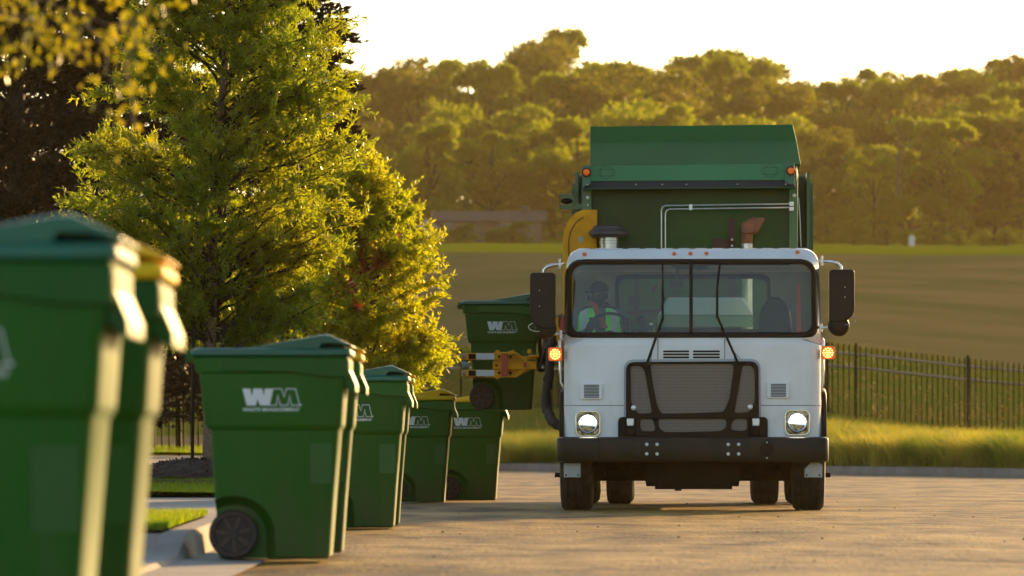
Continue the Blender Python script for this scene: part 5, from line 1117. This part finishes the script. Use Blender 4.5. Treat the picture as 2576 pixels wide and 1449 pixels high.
# ---------------------------------------------------------------- driver
def skinned(name,V,E,Rr,m,parent=None,root_i=0,sub=2):
    me=bpy.data.meshes.new(name); me.from_pydata([tuple(v) for v in V],E,[]); o=bpy.data.objects.new(name,me); COL.objects.link(o)
    sk=o.modifiers.new('s','SKIN'); ss=o.modifiers.new('b','SUBSURF'); ss.levels=sub; ss.render_levels=sub
    for i,r in enumerate(Rr): d=me.skin_vertices[0].data[i]; d.radius=(r,r) if not isinstance(r,tuple) else r; d.use_root=(i==root_i)
    bpy.context.view_layer.update(); m2=bpy.data.meshes.new_from_object(o.evaluated_get(bpy.context.evaluated_depsgraph_get())); bpy.data.objects.remove(o)
    return m2
def driver():
    o0=truck.matrix_basis
    hx,hz=T(1507,742,.95); hy=.98
    root=empty('person',tuple(o0@Vector((hx,hy,.96))),truck.rotation_euler.z,'driver in dark cap and green safety vest at the steering wheel behind the windshield','person')
    B=Vector((hx,hy,.96))
    c=Vector((hx+.0,0,0))
    V=[(hx+.01,hy+.16,1.33),(hx+.01,hy+.15,1.50),(hx+.01,hy+.12,1.68),(hx+.01,hy+.10,1.79),(hx,hy+.06,1.865),(hx-.005,hy+.02,1.93)]; E=[(0,1),(1,2),(2,3),(3,4),(4,5)]; Rr=[(.16,.11),(.17,.115),(.185,.12),(.15,.10),(.055,.055),(.055,.055)]
    wl=T(1492,812,.62); wr=T(1574,812,.62)
    for sx,(wx,wz) in ((-1,wl),(1,wr)):
        i=len(V); V+=[(hx+sx*.185,hy+.10,1.79),(hx+sx*.245,hy+.06,1.72),(hx+sx*.275,hy-.02,1.58),(hx+sx*.25+ (wx-hx-sx*.25)*.5,hy-.16,1.60),(wx,.70,wz-.03),(wx,.665,wz)]; E+=[(3,i),(i,i+1),(i+1,i+2),(i+2,i+3),(i+3,i+4),(i+4,i+5)]; Rr+=[.075,.062,.052,.043,.030,(.038,.02)]
        h=i+5
        for k,dx in enumerate((-.028,-.010,.010,.028)):
            j=len(V); V+=[(wx+dx,.650,wz+.035),(wx+dx,.628,wz+.048-.002*k),(wx+dx,.620,wz+.028)]; E+=[(h,j),(j,j+1),(j+1,j+2)]; Rr+=[.010,.009,.008]
        j=len(V); V+=[(wx-sx*.045,.66,wz+.0),(wx-sx*.05,.64,wz+.02)]; E+=[(h,j),(j,j+1)]; Rr+=[.011,.009]
        # thigh, shin, foot
        i=len(V); V+=[(hx+sx*.10,hy+.14,1.30),(hx+sx*.16,hy-.26,1.33),(hx+sx*.16,hy-.32,1.05),(hx+sx*.16,hy-.42,1.0)]; E+=[(0,i),(i,i+1),(i+1,i+2),(i+2,i+3)]; Rr+=[.085,.06,.045,.04]
    me=skinned('b',V,E,Rr,None)
    bm=bmesh.new(); bm.from_mesh(me)
    hc=Vector((hx-.005,hy-.01,hz)); rot=Matrix.Rotation(R(-28),4,'Z')
    g=bmesh.ops.create_uvsphere(bm,u_segments=28,v_segments=20,radius=1)
    for v in g['verts']:
        p=v.co.copy(); q=Vector((p.x*.078,p.y*.098,p.z*.122))
        if p.z<-.2: q.x*=1-.28*(-p.z-.2); q.y*=1-.15*(-p.z-.2)
        f=-p.y
        if f>.3:
            q.y-=.020*math.exp(-((p.x/.13)**2+((p.z+.12)/.18)**2))+.012*math.exp(-((p.x/.3)**2+((p.z+.62)/.14)**2))
            q.y+=.012*(math.exp(-(((p.x-.38)/.2)**2+((p.z-.1)/.14)**2))+math.exp(-(((p.x+.38)/.2)**2+((p.z-.1)/.14)**2)))
        v.co=hc+rot@q
    for sx in (-1,1):
        g=bmesh.ops.create_uvsphere(bm,u_segments=10,v_segments=8,radius=1)
        for v in g['verts']: v.co=hc+rot@Vector((sx*.079+v.co.x*.010,.012+v.co.y*.02,-.005+v.co.z*.032))
    bm.to_mesh(me); bm.free(); me.shade_smooth()
    M_skin=mat('skin_dark',(.045,.024,.016),.5,var=.2); M_shirt=mat('shirt_grey_blue',(.10,.13,.14),.85,var=.2)
    me.materials.clear(); me.materials.append(M_skin); me.materials.append(M_shirt)
    for p in me.polygons:
        cc=p.center; w=(cc.z<1.855 and not (cc.y<.72)); p.material_index=1 if w else 0
    me.transform(Matrix.Translation(-B)); b=bpy.data.objects.new('body',me); COL.objects.link(b); b.parent=root
    def child(q,name,m,smooth=40,bevel=0):
        q.v=[tuple(Vector(v)-B) for v in q.v]; return q.build(name,m,root,smooth=smooth,bevel=bevel)
    # eyes
    q=MB()
    for sx in (-1,1): q.ico(tuple(hc+rot@Vector((sx*.030,-.083,.010))),.011,2)
    child(q,'eyes',mat('eye',(.25,.22,.2),.2))
    # cap with brim
    q=MB(); n=28; rings=[]
    for t in np.linspace(0,1,8):
        a=t*math.pi/2; rings.append([tuple(hc+rot@Vector((.088*math.cos(a)*math.cos(2*math.pi*k/n),.006+.108*math.cos(a)*math.sin(2*math.pi*k/n),.035+.098*math.sin(a)))) for k in range(n)])
    q.loft(rings); br=[]
    for y_,w_,z_ in ((-.085,.076,.045),(-.13,.072,.038),(-.165,.05,.026),(-.178,.02,.020)): br.append([tuple(hc+rot@Vector((w_*s_,y_,z_-.010*s_*s_+dz))) for s_,dz in ((-1,0),(-.5,0),(0,0),(.5,0),(1,0),(1,.006),(.5,.006),(0,.006),(-.5,.006),(-1,.006))])
    q.loft(br); child(q,'cap',mat('cap_black',(.018,.018,.022),.8,var=.3))
    q=MB(); q.lathe(tuple(hc+rot@Vector((-.078,-.0,-.02))),tuple(rot@Vector((-1,0,0))),[(0,.028),(.02,.03),(.026,.02)],16); child(q,'headset',M_dash)
    # vest: front panels hugging the torso
    def tor(x,z):   # torso front depth
        return hy+.10-.155+ .10*(abs(x-hx)/.2)**2.2+.02*abs(z-1.65)
    M_vest=mat('vest_lime',(.22,.92,.12),.7,emit=None); M_stripe=mat('vest_stripe',(.55,.58,.60),.5)
    def panel(xa,xb,z0,z1,ztop,off,name,m):
        q=MB(); nx_,nz=7,10
        for j in range(nz+1):
            for i in range(nx_+1):
                x=hx+xa+(xb-xa)*i/nx_; zt_=ztop(x-hx); z=z0+(min(z1,zt_)-z0)*j/nz; y=tor(x,z)-off+ .10*max(0,(z-1.78)/.1)**1.5
                q.v.append((x,y,z))
        w_=nx_+1; q.f=[(j*w_+i,j*w_+i+1,(j+1)*w_+i+1,(j+1)*w_+i) for j in range(nz) for i in range(nx_)]; q.mi=[0]*len(q.f); return child(q,name,m,60)
    sh=lambda x:1.855-.9*max(0,abs(x)-.10)**1.2-.0
    panel(-.225,-.035,1.45,1.86,sh,.012,'vest_panel',M_vest); panel(.06,.225,1.45,1.86,sh,.012,'vest_panel',M_vest)
    panel(-.165,-.105,1.45,1.86,sh,.020,'vest_stripe',M_stripe); panel(.115,.165,1.45,1.86,sh,.020,'vest_stripe',M_stripe)
    q=MB(); pts=[T(*p,.8) for p in [(1492,758),(1500,778),(1510,800),(1522,825)]]
    for (a,b_),(c_,d) in zip(pts[:-1],pts[1:]): q.add([(a-.028,tor(a,b_)-.035,b_),(a+.028,tor(a,b_)-.035,b_),(c_+.028,tor(c_,d)-.035,d),(c_-.028,tor(c_,d)-.035,d)],[(0,1,2,3)])
    child(q,'seat_belt',mat('belt_red_orange',(.42,.06,.025),.7),0)
    return root
driver()
bx,_=T(1638,822,.55); p=truck.matrix_basis@Vector((bx,.58,1.548))
o=MB().lathe((0,0,0),(0,0,1),[(0,.026),(.004,.033),(.05,.034),(.055,.032),(.06,.034),(.09,.034),(.115,.024),(.13,.014),(.14,.014)],24).build('water_bottle',glassmat('bottle_plastic',(.80,.86,.84),.9,.1),loc=tuple(p)); tag(o,'small clear water bottle standing on the dashboard right of the steering wheel','bottle')
MB().lathe((0,0,.14),(0,0,1),[(0,.016),(.016,.016)],16).build('bottle_cap',M_white,o); MB().lathe((0,0,.012),(0,0,1),[(0,.0345),(.035,.0348)],20).build('bottle_label',mat('bottle_label',(.03,.05,.12),.5),o)
# ---------------------------------------------------------------- golden haze: one closed box of thin air
hm=bpy.data.materials.new('haze_air'); hm.use_nodes=True; t=hm.node_tree; t.nodes.remove(t.nodes['Principled BSDF']); pv=t.nodes.new('ShaderNodeVolumePrincipled')
pv.inputs['Color'].default_value=(1.0,.80,.42,1); pv.inputs['Density'].default_value=.00009; pv.inputs['Anisotropy'].default_value=.5
t.links.new(pv.outputs[0],t.nodes['Material Output'].inputs['Volume'])
o=MB().box(-260,260,-12,720,-1.05,62).build('haze',hm,smooth=0); tag(o,kind='stuff')
